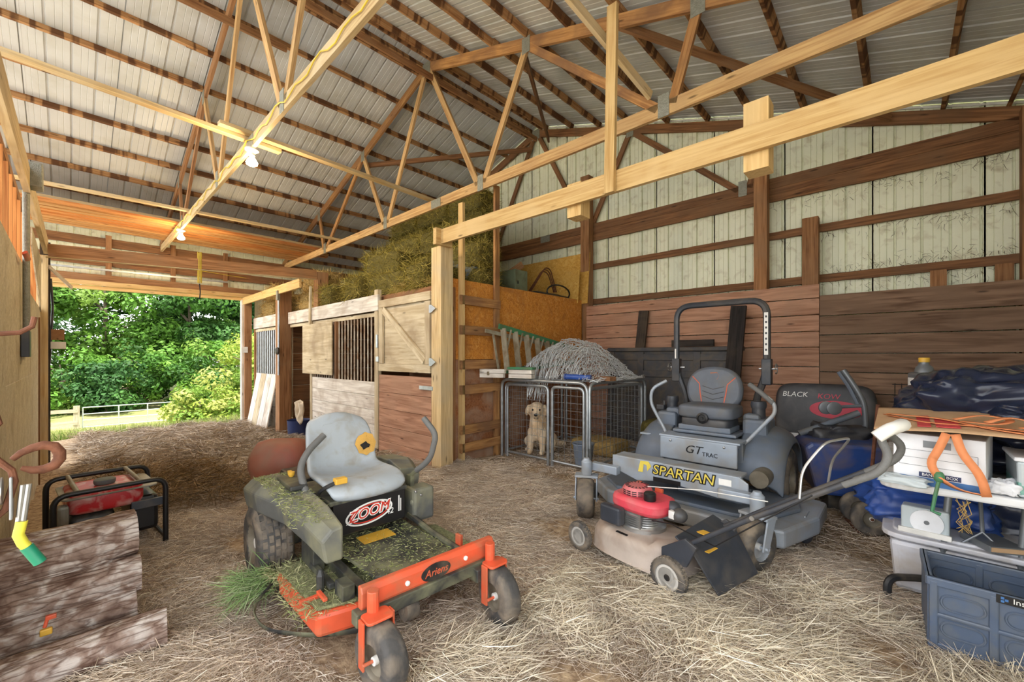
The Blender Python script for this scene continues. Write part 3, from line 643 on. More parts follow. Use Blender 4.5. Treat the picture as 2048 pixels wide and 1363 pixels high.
# deck
dk=MB().prism([(.42,-.5),(.98,-.47),(1.02,-.3),(1.02,.36),(.9,.5),(.5,.5),(.38,.3),(.38,-.4)],.11,XF((0,0,.1))).build('mower_deck','orange',A,bevel=.02)
MB().prism([(.42,-.49),(.95,-.46),(1.0,-.3),(1.0,.35),(.9,.48),(.5,.48),(.4,.3),(.4,-.38)],.016,XF((0,0,.211))).build('clippings_layer','clippings',A,bevel=.006)
n=2600; P=np.stack([RNG.uniform(.36,1.0,n),RNG.uniform(-.56,.0,n),RNG.uniform(.2,.235,n)],1); strands('grass_clippings','hay',P,RNG.normal(size=(n,3))*[1,1,.4]+[0,0,.2],RNG.uniform(.02,.06,n),RNG.uniform(.002,.004,n),pick([(150,152,108),(122,132,84),(168,164,124)],n),A)['kind']='stuff'
n=700; P=np.stack([RNG.uniform(.26,.4,n),RNG.uniform(-.66,-.48,n),RNG.uniform(.1,.2,n)],1); strands('grass_tuft','hay',P,RNG.normal(size=(n,3))*.5+[-.3,-.8,-.3],RNG.uniform(.06,.2,n),RNG.uniform(.002,.004,n),pick([(112,142,82),(134,158,104),(150,164,122)],n),A)['kind']='stuff'
MB().prism([(.44,-.5),(.8,-.47),(.8,-.44),(.44,-.46)],.07,XF((0,0,.1))).build('discharge_mouth','black_clean',A)
b=MB(); pts=fillet([(.4,-.5,.16),(.42,-.62,.06),(.6,-.6,.02),(.85,-.42,.03),(1.0,-.22,.05)],.15)
b.tube(pts,.016,6,flat=.35); b.build('discharge_strip','ar_black',A,smooth=1)
for p in ((.1,-.345,.08),(1.03,-.03,.09)):
    MB().lathe([(.0,-.035),(.055,-.035),(.06,-.02),(.06,.02),(.055,.035),(0,.035)],20,RXm(p)).lathe([(.02,-.042),(.02,.042)],10,RXm(p)).build('gauge_roller','tyre',A,smooth=1)
MB().box((.52,-.34,.31),(.2,.06,.15)).box((.72,-.36,.26),(.3,.03,.03)).box((.95,-.33,.27),(.1,.06,.07)).lathe([(.018,0),(.02,.09),(.008,.12)],10,XF((.82,-.4,.22))).build('deck_linkage','ar_black',A,bevel=.004)
MB().box((.86,-.46,.232),(.02,.1,.02)).box((.9,-.42,.25),(.1,.02,.015)).build('deck_bracket','orange',A,bevel=.003)
# floor pan
MB().prism([(.36,-.24),(1.0,-.2),(1.05,-.1),(1.05,.2),(1.0,.26),(.36,.26)],.02,XF((0,0,.28))).build('foot_pan','ar_black',A,bevel=.005)
MB().box((.57,.01,.304),(.12,.2,.002)).build('warning_label','amber',A)
MB().tube([(.45,.3,.33),(.75,.29,.3),(1.1,.27,.3)],.02,8).build('side_bar','ar_black',A,smooth=1); MB().box((1.02,.3,.34),(.05,.02,.06)).build('pedal','orange',A,bevel=.004)
# seat base, name panel
MB().box((.25,0,.43),(.5,.44,.2)).box((.26,0,.54),(.52,.5,.03)).build('seat_base','ar_black',A,bevel=.008)
pn=MB().box((.515,0,.44),(.012,.46,.19)).build('name_panel','black_clean',A,bevel=.004)
def ring(a,b_,w_,c,parent,mat,name='ring'):
    vs=[];n=40
    for i in range(n):
        q=2*math.pi*i/n; cs,sn=math.cos(q),math.sin(q); vs+=[(0,a*cs,b_*sn),(0,(a-w_)*cs,(b_-w_*.8)*sn)]
    MB().add(vs,[(2*i,2*((i+1)%n),2*((i+1)%n)+1,2*i+1) for i in range(n)],XF(c,rx=.12)).build(name,mat,parent,A,solid=.002)
ring(.15,.065,.012,(.5235,-.01,.44),pn,'white_letter'); ring(.125,.052,.008,(.5235,-.01,.44),pn,'red_letter')
text('lettering','ZOOM',.085,XF((.523,-.015,.445),rx=.1)@FX,'white_letter',pn,A,shear=.3,off=.006,ext=.001); text('lettering','ZOOM',.085,XF((.5245,-.015,.445),rx=.1)@FX,'red_letter',pn,A,shear=.3,ext=.0015)
text('lettering','42',.05,XF((.525,.12,.415),rx=.05)@FX,'white_letter',pn,A,shear=.2)
MB().box((.523,.185,.45),(.002,.008,.1)).box((.523,.198,.44),(.002,.006,.08)).build('height_scale','white_letter',pn,A)
MB().box((.46,.37,.4),(.14,.16,.22)).box((.5,.33,.42),(.04,.1,.05)).build('side_pod','ar_body',A,bevel=.02); bolts(A,[(.535,.3,.5),(.535,.34,.47),(.535,-.25,.5),(.535,-.3,.44)])
# fenders over the wheels: loft of the side body
for s in (-1,1):
    sec=[(-.28,.50,.30,.52),(-.15,.55,.34,.6),(.1,.54,.33,.62),(.35,.46,.3,.6),(.6,.42,.28,.56),(.78,.38,.27,.5)]
    vs=[];fs=[]
    for x,yo,yi,z in sec: vs+=[(x,s*yi,z+.01),(x,s*(yo-.05),z),(x,s*yo,z-.05),(x,s*(yo-.02),z-.17),(x,s*yi,z-.17)]
    k=5
    for i in range(len(sec)-1): fs+=[(i*k+j,i*k+(j+1)%k,(i+1)*k+(j+1)%k,(i+1)*k+j) for j in range(k)]
    fs+=[tuple(range(k)),tuple((len(sec)-1)*k+j for j in range(k))]
    if s>0: vs=[(min(v[0],.32),v[1],v[2]) for v in vs]
    MB().add(vs,fs).build('fender','ar_body',A,bevel=.012)
MB().box((.2,-.36,.625),(.3,.1,.03)).build('console','ar_black',A,bevel=.01); MB().lathe([(.012,0),(.02,.015),(.02,.03),(0,.034)],10,XF((.12,-.34,.64))).box((.1,-.34,.66),(.05,.02,.02)).build('choke_knob','amber',A,smooth=1)
MB().tube(fillet([(.3,-.27,.5),(.45,-.27,.62),(.5,-.2,.66)],.05),.012,8).build('brake_lever','black',A,smooth=1); MB().box((.5,-.18,.665),(.05,.07,.035),None).build('brake_grip','amber',A,bevel=.006)
SEAT=seat_shell([(.53,.535),(.545,.575),(.52,.61),(.45,.625),(.33,.612),(.2,.598),(.1,.605),(.05,.64),(.03,.72),(.01,.82),(-.02,.92),(-.05,.975),(-.08,.985)],[.2,.23,.24,.25,.25,.245,.24,.235,.235,.23,.215,.18,.12],A,'seat_grey',[-.04,-.04,-.025,.0,.025,.035,.04,.045,.04,.025,-.01,-.05,-.06])
MB().tube([(.035,-.15,.72),(.0,-.16,.86),(-.01,-.1,.92),(-.015,.0,.93),(-.01,.1,.92),(.0,.16,.86),(.035,.15,.72)],.006,6).tube([(.012,-.1,.83),(.0,-.08,.87),(-.002,0,.88),(.0,.08,.87),(.012,.1,.83)],.004,6).build('seat_seam','seat_grey',SEAT,A,smooth=1)
rr=random.Random(5); c0=Vector((.05,.165,.77)); R_=[.088,.078,.084,.072,.08,.07,.082,.086,.092,.08,.088,.076,.084,.074,.09,.082]
pts=[(c0.x+.022-.16*(R_[i]*math.sin(2*math.pi*i/16)),c0.y+R_[i]*math.cos(2*math.pi*i/16)*.85,c0.z+R_[i]*math.sin(2*math.pi*i/16)) for i in range(16)]
MB().add([tuple(c0+Vector((.03,0,0)))]+pts,[(0,i+1,(i+1)%16+1) for i in range(16)]).build('torn_foam','foam_yel',SEAT,A,solid=.01); MB().prism([(.034*math.cos(q)*k,.03*math.sin(q)*k) for q,k in ((0,1.1),(.8,.7),(1.4,1),(2.1,.75),(2.9,1.15),(3.7,.8),(4.3,1.05),(5.1,.7),(5.7,.95))],.004,XF((.083,.155,.758),ry=-.15)@FX).build('hole','black_clean',SEAT,A)
MB().ball((.3,-.02,.6),(.012,.012,.006),10).build('drain_hole','black_clean',SEAT,A)
# steering levers
lv=MB().tube(fillet([(.42,-.31,.52),(.33,-.33,.62),(.25,-.33,.72),(.2,-.27,.8),(.17,-.16,.885)],.06),.021,10).build('lever_grip','foam_grey',A,smooth=1)
MB().tube([(.4,-.3,.42),(.4,-.31,.56)],.014,8).box((.4,-.3,.5),(.06,.02,.12)).build('lever_arm','ar_black',A,smooth=1)
MB().tube(fillet([(.5,.33,.63),(.6,.33,.69),(.66,.34,.75),(.72,.34,.9),(.62,.31,.995)],.05),.019,10).build('lever_grip','foam_grey',A,smooth=1)
MB().tube([(.4,.33,.5),(.42,.33,.58),(.53,.33,.65)],.014,8).box((.41,.33,.52),(.06,.03,.12)).build('lever_arm','ar_black',A,smooth=1)
MB().box((-.3,0,.42),(.4,.5,.26)).box((-.25,.12,.57),(.3,.2,.06)).lathe([(.05,0),(.05,.05),(.035,.06)],16,XF((-.1,.22,.6))).build('engine','black',A,bevel=.02)
n=1800; P=np.stack([RNG.uniform(-.25,.7,n),RNG.uniform(-.5,-.3,n),np.zeros(n)],1); P[:,2]=np.interp(P[:,0],[-.28,-.15,.1,.35,.6,.78],[.525,.605,.625,.605,.565,.505]); strands('grass_clippings','hay',P,RNG.normal(size=(n,3))*[1,1,.3],RNG.uniform(.01,.035,n),RNG.uniform(.002,.004,n),pick([(150,156,100),(128,136,84),(164,164,120)],n),A)['kind']='stuff'
n=1500; P=np.stack([RNG.uniform(.36,1.03,n),RNG.uniform(-.24,.26,n),np.full(n,.302)],1); strands('grass_clippings','hay',P,RNG.normal(size=(n,3))*[1,1,.2],RNG.uniform(.01,.03,n),RNG.uniform(.002,.004,n),pick([(150,156,100),(128,136,84),(164,164,120)],n),A)['kind']='stuff'
# rusty red tank behind it
T=thing('air_tank','rusty red cylinder tank lying behind the grey mower seat','tank',(-3.78,1.22,fz(-3.78,1.22)),.9)
MB().lathe([(0,-.24),(.1,-.23),(.17,-.18),(.19,-.1),(.19,.1),(.17,.18),(.1,.23),(0,.24)],28,XF((0,0,.52),ry=math.pi/2)).build('body','red_rust',T,smooth=2); MB().box((0,-.1,.17),(.34,.04,.36)).box((0,.1,.17),(.34,.04,.36)).build('stand','rust',T,bevel=.004)
# ---------------------------------------------------------------- grey stand-on-size zero-turn with roll bar
plain('sp_grey',(158,168,180),.45,.15,.12,6,dirt=(150,146,138),da=.3,ds=4); plain('sp_dark',(104,114,128),.5,0,.15,7,dirt=(112,112,110),da=.25,ds=5); plain('sp_black',(52,56,64),.45,0,.2,9,dirt=(84,80,76),da=.2); plain('vinyl',(92,98,108),.5,0,.15,10,dirt=(96,94,90),da=.2); plain('piping',(208,96,62),.5); plain('logo_yellow',(226,204,84),.5); plain('logo_orange',(216,120,60),.5)
S=thing('riding_mower','large blue-grey zero-turn mower with black roll bar and padded seat','mower',(-1.36,4.4,0),-math.pi/2)
for s in (-1,1): wheel(S,(0,s*.53,.29),.29,.26,.15,(28,6),tm='tyre')
for s in (-1,1):
    t=wheel(S,(1.33,s*.64,.165),.165,.14 if s<0 else .16,.085,None,steer=.5 if s<0 else -.35,rimmat='sp_grey')
    b=MB(); M=XF((1.33,s*.64,0),rz=.5 if s<0 else -.35)
    for q in (-1,1): 
        b.prism([(-.11,.34),(-.02,.34),(.03,.15),(-.03,.13)],.012,M@XF((0,q*.09+.006,0),rx=math.pi/2)); 
    b.box((-.06,0,.345),(.11,.2,.02),M); b.tube([(0,-.11,.165),(0,.11,.165)],.011,8,M=M); b.lathe([(.04,.35),(.045,.36),(.045,.47),(.03,.485),(.025,.5),(0,.5)],16,M@XF((-.06,0,0)))
    b.build('caster_fork','sp_grey',S,bevel=.004,smooth=1)
    MB().box((1.2,s*.53,.42),(.07,.26,.07)).build('caster_arm','sp_grey',S,bevel=.008)
# deck
MB().prism([(.2,-.8),(.9,-.8),(1.12,-.55),(1.14,.5),(1.08,.78),(.62,.92),(.2,.92),(.1,.7),(.1,-.6)],.13,XF((0,0,.08))).build('mower_deck','sp_grey',S,bevel=.02)
MB().prism([(.25,-.72),(.85,-.72),(1.05,-.5),(1.05,.45),(1.0,.65),(.6,.8),(.3,.75)],.03,XF((0,0,.21))).box((.66,.2,.26),(.3,.5,.06)).build('deck_cover','sp_dark',S,bevel=.01)
for p in ((.68,.84,.09),(.9,-.82,.09)):
    MB().ball(p,(.06,.05,.075),16).build('gauge_roller','sp_black',S,smooth=2)
MB().box((.62,.84,.15),(.16,.012,.14)).build('roller_bracket','sp_grey',S,bevel=.004)
# front name plate
pl=[(-.48,.54),(.52,.54),(.58,.5),(.58,.42),(.38,.36),(-.02,.4),(-.25,.36),(-.48,.43)]
FP=MB().prism([(y,z) for y,z in pl],.02,XF((1.14,0,0))@FX).box((1.06,.03,.53),(.16,1.0,.02)).build('front_plate','sp_grey',S,bevel=.006)
MB().box((1.162,0.0,.405),(.004,.22,.035)).build('slot','black_clean',FP,S,bevel=.001); MB().box((1.163,.43,.485),(.003,.085,.045)).build('sticker','white',FP,S)
text('lettering','SPARTAN',.105,XF((1.161,.12,.478))@FX,'black_clean',FP,S,off=.008,ext=.001,sx=1.05,shear=.15); text('lettering','SPARTAN',.105,XF((1.1625,.12,.478))@FX,'logo_yellow',FP,S,ext=.0015,sx=1.05,shear=.15)
MB().prism([(-.24,.44),(-.22,.53),(-.15,.535),(-.125,.5),(-.16,.455),(-.165,.5),(-.19,.51),(-.2,.44)],.003,XF((1.161,0,0))@FX).build('emblem','logo_yellow',FP,S)
MB().prism([(.62,-.42),(1.08,-.42),(1.08,.5),(.62,.42)],.02,XF((0,0,.42))).build('foot_pan','sp_dark',S,bevel=.005)
MB().box((.86,.05,.46),(.06,.5,.05),XF(rz=.06)).box((.92,.32,.47),(.1,.05,.07)).build('brake_pedal','rim_dirty',S,bevel=.01)
GT=MB().box((.58,.03,.55),(.03,.66,.2)).box((.46,.03,.655),(.24,.7,.02)).build('toe_board','sp_grey',S,bevel=.008)
text('lettering','GT',.1,XF((.597,-.0,.56))@FX,'black_clean',GT,S,shear=.3,sx=1.1); text('lettering','TRAC',.05,XF((.597,.145,.535))@FX,'black_clean',GT,S,sx=1.0)
MB().box((.2,.02,.5),(.5,.7,.3)).box((.25,.03,.69),(.36,.56,.03)).box((.27,.03,.73),(.3,.46,.05)).build('seat_base','sp_dark',S,bevel=.012)
bolts(S,[(.6,-.2,.62),(.6,.26,.62)],.01)
# seat cushions
b=MB()
def sq(d,c,p=.35,nu=28,nv=16,M=None):
    def fn(u,v):
        th=2*math.pi*u; ph=math.pi*(v-.5); C=lambda t:math.copysign(abs(math.cos(t))**p,math.cos(t)); Sn=lambda t:math.copysign(abs(math.sin(t))**p,math.sin(t))
        return (d[0]/2*C(ph)*C(th),d[1]/2*C(ph)*Sn(th),d[2]/2*Sn(ph))
    return MB().grid(fn,nu,nv,(M if M is not None else Matrix())@XF(c),cu=True)
sq((.42,.5,.13),(.22,.03,.88)).build('seat_cushion','vinyl',S,smooth=2); sq((.36,.44,.1),(.24,.03,.78)).build('seat_boot','sp_black',S,smooth=2)
MB().lathe([(.045,-.01),(.05,.0),(.05,.02),(.035,.028),(.03,.02),(.012,.02),(.01,.03),(0,.03)],20,XF((.43,.03,.83),ry=math.pi/2)).build('suspension_knob','black_clean',S,smooth=1)
bk=MB().prism([(x*.26*(1-.1*max(0,z)),.205*z+.0) for x,z in [(math.copysign(abs(math.cos(q))**(.85 if math.sin(q)>0 else .5),math.cos(q)),math.copysign(abs(math.sin(q))**.75,math.sin(q))) for q in [2*math.pi*i/36 for i in range(36)]]],.09,XF((-.04,.0,1.08),ry=-.12)@FX).build('backrest','vinyl',S,bevel=.03,smooth=1)
for s in (-1,1): MB().tube([(.065,s*.1,.92),(.057,s*.12,1.03),(.043,s*.13,1.12),(.035,s*.2,1.19)],.006,6).build('piping','piping',bk,S,smooth=1)
for z in (1.02,1.07,.97): MB().tube([(.062-(z-.95)*.12,-.1,z+.03),(.066-(z-.95)*.12,0,z),(.062-(z-.95)*.12,.1,z+.03)],.004,6).build('seam','sp_black',bk,S,smooth=1)
MB().tube([(.028,-.03,1.225),(.026,.03,1.23),(.027,.05,1.2),(.032,.03,1.165)],.01,6,flat=.4).build('emblem','logo_orange',bk,S,smooth=1)
MB().box((-.06,.03,.9),(.1,.36,.2)).build('seat_bracket','sp_black',S,bevel=.01)
# roll bar
rp=fillet([(-.36,-.43,.55),(-.36,-.40,.93),(-.36,-.52,1.22),(-.36,-.52,1.96),(-.36,.38,1.96),(-.36,.38,1.22),(-.36,.27,.93),(-.36,.30,.55)],.16,6)
RB=MB().tube(rp,.034,8).build('roll_bar','sp_black',S,smooth=1)
MB().box((-.324,.38,1.62),(.004,.035,.42)).build('warning_strip','white',RB,S); MB().box((-.324,-.52,1.42),(.003,.015,.12)).build('warning_strip','white',RB,S)
for i in range(7): MB().box((-.321,.38,1.46+i*.055),(.002,.016,.02)).build('print_mark','black_clean',RB,S)
for s,y in ((-1,-.52),(1,.38)):
    MB().box((-.36,y,1.24),(.09,.085,.26)).build('hinge_plate','sp_black',RB,S,bevel=.01); MB().tube([(-.36+.05*math.cos(q),y+s*.08,1.27+.05*math.sin(q)) for q in [i*.7 for i in range(9)]],.005,6).tube([(-.36,y-.07,1.27),(-.36,y+.09,1.27)],.008,6).build('lock_pin','steel',RB,S,smooth=1)
# rounded rear side pods with tank necks
for s in (-1,1):
    b=MB(); sec=[]
    for i in range(13):
        q=math.pi*i/12; x=-.05+.52*math.cos(math.pi-q)*1.0; z=.33+.42*math.sin(q)**.8; sec.append((x,z))
    vs=[];fs=[];k=len(sec)
    for y in (.3,.5,.62,.66): 
        for x,z in sec: vs.append((x*(1-(.12 if y>.6 else 0)),s*y,z-(0 if y<.55 else .05 if y<.64 else .14) ))
    for j in range(3):
        for i in range(k-1): fs.append((j*k+i,j*k+i+1,(j+1)*k+i+1,(j+1)*k+i))
    b.add(vs,fs); b.build('fender','sp_dark',S,smooth=2,solid=.02,sub=1)
    MB().box((.05,s*.4,.68),(.34,.2,.3)).box((.1,s*.36,.82),(.14,.14,.1)).build('side_pod','sp_dark',S,bevel=.03)
    MB().lathe([(.055,.0),(.055,.1),(.062,.1),(.066,.13),(.06,.16),(0,.165)],20,XF((.06,s*.4,.82))).build('tank_cap','sp_black',S,smooth=1)
MB().box((.3,-.56,.6),(.1,.12,.02)).build('cup_tray','sp_grey',S,bevel=.004); MB().box((.08,-.5,.86),(.12,.08,.05)).box((.1,-.47,.9),(.02,.02,.06)).build('control_panel','sp_black',S,bevel=.008)
MB().tube(fillet([(.5,-.31,.6),(.36,-.33,.63),(.36,-.5,.92),(.36,-.49,1.07),(.3,-.36,1.15)],.07),.016,10).build('steering_lever','sp_grey',S,smooth=1)
MB().tube(fillet([(.5,.30,.6),(.36,.36,.63),(.36,.59,.92),(.36,.58,1.01),(.3,.38,1.15)],.07),.016,10).build('steering_lever','sp_grey',S,smooth=1)
MB().tube([(.36,.575,1.0),(.33,.48,1.08),(.3,.38,1.15)],.021,10).build('lever_grip','foam_grey',S,smooth=1)
MB().box((-.6,0,.55),(.5,.55,.35)).build('engine','sp_black',S,bevel=.04)
MB().lathe([(.07,-.1),(.075,0),(.07,.1)],20,XF((.5,.52,.4),ry=math.pi/2)).tube([(.5,.5,.35),(.3,.52,.3)],.03,8).build('drive_pulley','rim_dirty',S,smooth=1)
# ---------------------------------------------------------------- small red-engined push mower
plain('hd_deck',(186,172,160),.5,.1,.15,6,dirt=(142,122,106),da=.3,ds=4); plain('hd_red',(212,70,84),.45,0,.12,8,dirt=(200,120,120),da=.2); plain('hd_wheel',(120,116,110),.6)
Hm=thing('push_mower','push lawn mower with pinkish-red engine and tan deck in front of the grey mower','mower',(-1.30,2.71,0),math.radians(170))
for x,y in ((.36,.25),(.36,-.25)): wheel(Hm,(x,y,.1),.1,.05,.068,(30,2),rimmat='hd_wheel',spokes=8)
for x,y in ((-.36,.26),(-.36,-.26)): wheel(Hm,(x,y,.112),.112,.055,.076,(32,2),rimmat='hd_wheel',spokes=8)
vs=[];fs=[];n=40
for z,k in ((.065,1.03),(.07,1.0),(.17,.97),(.21,.9),(.225,.78),(.225,.3)):
    for i in range(n):
        q=2*math.pi*i/n; c,s=math.cos(q),math.sin(q); x=.36*math.copysign(abs(c)**.6,c)*k; y=.25*math.copysign(abs(s)**.7,s)*k; vs.append((x-.02,y,z+(.035 if x<-.2 and z>.15 else 0)))
for j in range(5): fs+=[(j*n+i,j*n+(i+1)%n,(j+1)*n+(i+1)%n,(j+1)*n+i) for i in range(n)]
fs.append(tuple(5*n+i for i in range(n))); MB().add(vs,fs).build('mower_deck','hd_deck',Hm,smooth=2)
MB().box((.02,.2,.222),(.09,.03,.004)).build('deck_sticker','black_clean',Hm)
MB().lathe([(.15,.22),(.15,.25),(.13,.27),(.12,.34),(.1,.36)],24).box((0.02,.08,.3),(.18,.1,.1)).build('crankcase','steel',Hm,smooth=1); b=MB()
for i in range(6): b.lathe([(.118,.26+i*.014),(.128,.263+i*.014),(.118,.266+i*.014)],24,XF((.0,.02,0)))
b.build('cooling_fins','steel',Hm,smooth=1)
cv=MB().prism([(.2*math.copysign(abs(math.cos(q))**.6,math.cos(q))-.0,.15*math.copysign(abs(math.sin(q))**.6,math.sin(q))) for q in [2*math.pi*i/28 for i in range(28)]],.1,XF((0,0,.345))).build('engine_shroud','hd_red',Hm,bevel=.03,smooth=1)
MB().lathe([(.1,0),(.1,.035),(.085,.055),(.03,.06),(0,.06)],28,XF((.05,.0,.44))).build('starter_cover','hd_red',cv,Hm,smooth=1); b=MB()
for i in range(18):
    q=2*math.pi*i/18; b.box((0,0,0),(.026,.005,.004),XF((.05+.07*math.cos(q),.07*math.sin(q),.498),rz=q))
for k in range(3):
    for i in range(5): b.box((0,0,0),(.004,.03,.006),XF((.05+.101*math.cos(1.2+i*.4),.101*math.sin(1.2+i*.4),.447+k*.013),rz=1.2+i*.4))
b.build('vent_slots','black_clean',cv,Hm)
MB().lathe([(.036,0),(.04,.01),(.04,.05),(.03,.06),(0,.06)],20,XF((-.1,.07,.44))).build('fuel_cap','black_clean',cv,Hm,smooth=1)
MB().box((.13,.17,.31),(.17,.07,.12)).build('air_filter','sp_black',Hm,bevel=.015)
for p in ((-.2,-.04,.4),(-.27,.0,.38)): MB().ball(p,(.05,.05,.045),14).build('black_dome','sp_black',Hm,smooth=2)
MB().box((-.24,.03,.385),(.04,.035,.05)).build('white_tag','white',Hm,bevel=.004); MB().box((.12,-.12,.46),(.03,.03,.05)).box((-.03,-.14,.45),(.06,.02,.03)).build('orange_clip','orange',Hm,bevel=.003)
# discharge flap, handle
MB().add([(-.36,.2,.33),(-.36,-.24,.36),(-.5,-.26,.3),(-.47,.2,.27),(-.58,.12,.05),(-.62,-.28,.07)],[(0,1,2,3),(3,2,5,4)]).build('rear_flap','sp_black',Hm,solid=.012,bevel=.006)
MB().box((-.405,.0,.348),(.07,.06,.004),XF(ry=-.05)).box((-.49,.05,.262),(.05,.1,.004),XF((0,0,0),ry=0)).build('warning_label','amber',Hm)
for s in (-1,1):
    MB().prism([(-.3,.16),(-.46,.2),(-.52,.33),(-.45,.36),(-.3,.26)],.02,XF((0,s*.235+.01,0),rx=math.pi/2)).build('handle_bracket','sp_black',Hm,bevel=.004)
    MB().tube([(-.4,s*.215,.28),(-.8,s*.2,.58),(-1.2,s*.17,.86)],.014,10).build('handle_tube','sp_black',Hm,smooth=1)
    bolts(Hm,[(-.44,s*.24,.3),(-.8,s*.222,.58)],.012,'steel','y')
MB().tube(fillet([(-1.16,.172,.83),(-1.28,.165,.91),(-1.31,.15,.98),(-1.27,.1,1.04),(-1.26,-.1,1.04),(-1.3,-.15,.98),(-1.27,-.165,.91),(-1.16,-.172,.83)],.06),.016,10).build('handle_grip','foam_grey',Hm,smooth=1)
MB().tube(fillet([(-1.26,.12,1.05),(-1.3,.1,1.09),(-1.33,0,1.1),(-1.3,-.1,1.09),(-1.26,-.12,1.05)],.05),.026,10).build('thumb_control','white',Hm,smooth=1)
MB().tube(fillet([(-1.0,.2,.73),(-1.0,.17,.86),(-1.08,.13,1.0),(-1.12,-.1,1.0),(-1.02,-.18,.86),(-1.0,-.19,.73)],.05),.006,7).build('control_bail','steel',Hm,smooth=1)
MB().tube([(-.02,-.02,.5),(-.35,-.12,.54),(-.72,-.17,.56)],.003,5).build('starter_rope','white',Hm,smooth=1)
MB().tube([(-1.05,.2,.76),(-.8,.22,.54),(-.6,.2,.36),(-.3,.14,.37),(-.15,.12,.34)],.004,5).build('cable','black_clean',Hm,smooth=1)
# ================================================================ kennel corner
K=thing('dog_kennel','galvanised pipe and wire dog pen with a wire top','kennel',(-3.4,4.9,0))
def wirepanel(x0,y0,x1,y1,z0,z1,step=.1,post0=True,post1=True,top=True):
    a,c=Vector((x0,y0,0)),Vector((x1,y1,0)); L=(c-a).length; u=(c-a)/L
    fr=fillet([a+Vector((0,0,z0-.1)),a+Vector((0,0,z1)),c+Vector((0,0,z1)),c+Vector((0,0,z0-.1))],.07)
    f=MB().tube(fr,.021,10).tube([a+Vector((0,0,z0)),c+Vector((0,0,z0))],.016,8).build('panel_frame','galv',K,'W',smooth=1)
    b=MB(); n=int(L/step)
    for i in range(1,n+1):
        p=a+u*(L*i/(n+1)); b.tube([p+Vector((0,0,z0)),p+Vector((0,0,z1))],.0026,4)
    m=int((z1-z0)/step)
    for j in range(1,m+1):
        z=z0+(z1-z0)*j/(m+1); b.tube([a+Vector((0,0,z)),c+Vector((0,0,z))],.0026,4)
    b.build('wire_mesh','galv',f,'W')
wirepanel(-4.08,4.25,-3.35,4.25,.05,1.0); wirepanel(-3.28,4.25,-2.80,4.25,.05,1.0); wirepanel(-2.74,4.28,-2.74,5.65,.05,1.0); wirepanel(-2.78,5.7,-4.1,5.7,.05,1.0); wirepanel(-4.16,4.3,-4.16,5.65,.05,1.0)
f=MB().tube(fillet([(-4.14,4.2,-.02),(-4.14,4.2,1.07),(-2.72,4.2,1.07),(-2.72,4.2,-.02)],.12),.021,10).tube(fillet([(-2.70,4.22,.3),(-2.70,4.22,1.07),(-2.70,5.68,1.07),(-2.70,5.68,.3)],.12),.021,10).tube([(-3.42,4.2,1.07),(-3.42,5.7,1.07)],.018,8).build('top_frame','galv',K,'W',smooth=1)
b=MB()
for i in range(1,14): b.tube([(-4.12+i*.1,4.2,1.085),(-4.12+i*.1,5.68,1.085)],.0026,4); b.tube([(-4.12,4.2+i*.105,1.085),(-2.72,4.2+i*.105,1.085)],.0026,4)
b.build('wire_mesh','galv',f,'W')
# chain-link roll dumped on the pen
b=MB()
def mound(u,v,k):
    x=-3.98+1.35*u; y=4.32+1.2*v; r=max(0,1-abs(2*u-.86)**2.2*.9)*max(0,1-abs(2*v-1)**3)
    z=1.11+.5*r*k+.05*mnoise.noise(Vector((u*6,v*6,k*5))); 
    if v<.12 and .12<u<.4: z-= (.12-v)*2.6*k
    return Vector((x,y,z))
for k,rw in ((1.0,24),(.84,18)):
    for row in range(rw):
        v=row/(rw-1); pts=[]; a=.8/rw
        for i in range(56):
            p=mound(i/55,min(1,max(0,v+(a if i%2 else -a))),k); pts.append(p+Vector((random.uniform(-.016,.016),random.uniform(-.016,.016),random.uniform(-.022,.022))))
        b.tube(pts,.0042,3)
plain('wire_bright',(222,224,224),.35,.15,.1)
tag(b.build('chain_link_roll','wire_bright'),'crumpled heap of silvery chain-link wire on the dog pen','wire')
tag(MB().tube([(-3.1,4.3,1.135),(-2.78,4.38,1.13)],.035,16).tube([(-3.11,4.3,1.135),(-3.09,4.3,1.135)],.04,16).build('pipe_piece','tarp_blue',smooth=1),'short blue-ended pipe lying on the pen beside the wire','pipe')
tag(board('scrap_board',(-2.95,4.62,1.12),(-2.55,4.5,1.12),.05,.1,'w_dark',None,None),'dark scrap board on the pen corner under the wire heap','board')
# stepladder on its side along the partition
plain('lad_green',(62,128,88),.5,0,.15,8,dirt=(96,104,72),da=.3); plain('lad_grey',(176,170,150),.5,.2,.15,8,dirt=(130,112,84),da=.35)
SLd=thing('stepladder','green and grey stepladder lying on its side along the strand-board partition','ladder',(-3.95,4.8,1.1))
for p0,p1 in (((-3.98,3.98,1.80),(-3.98,5.75,1.52)),((-3.98,4.12,1.19),(-3.98,5.75,1.30))): board('side_rail',p0,p1,.07,.025,'lad_green',SLd)
for p0,p1 in (((-4.12,3.86,1.74),(-4.06,5.7,1.5)),((-4.12,3.9,1.16),(-4.06,5.7,1.28))): board('rear_rail',p0,p1,.05,.025,'lad_grey',SLd)
for i in range(6):
    t=i/6.5; y=4.1+1.55*t; board('step',(-3.96,y-.06,1.775-.245*t),(-3.96,y+.02,1.2+.1*t),.022,.09,'lad_grey',SLd,up=(0,1,0)); board('step_brace',(-3.96,y+.1,1.76-.245*t),(-3.96,y+.02,1.5),.02,.02,'lad_grey',SLd,up=(0,1,0))
    if i%2==0: board('rear_bar',(-4.12,y-.1,1.72-.22*t),(-4.1,y,1.17+.09*t),.03,.015,'lad_grey',SLd,up=(0,1,0))
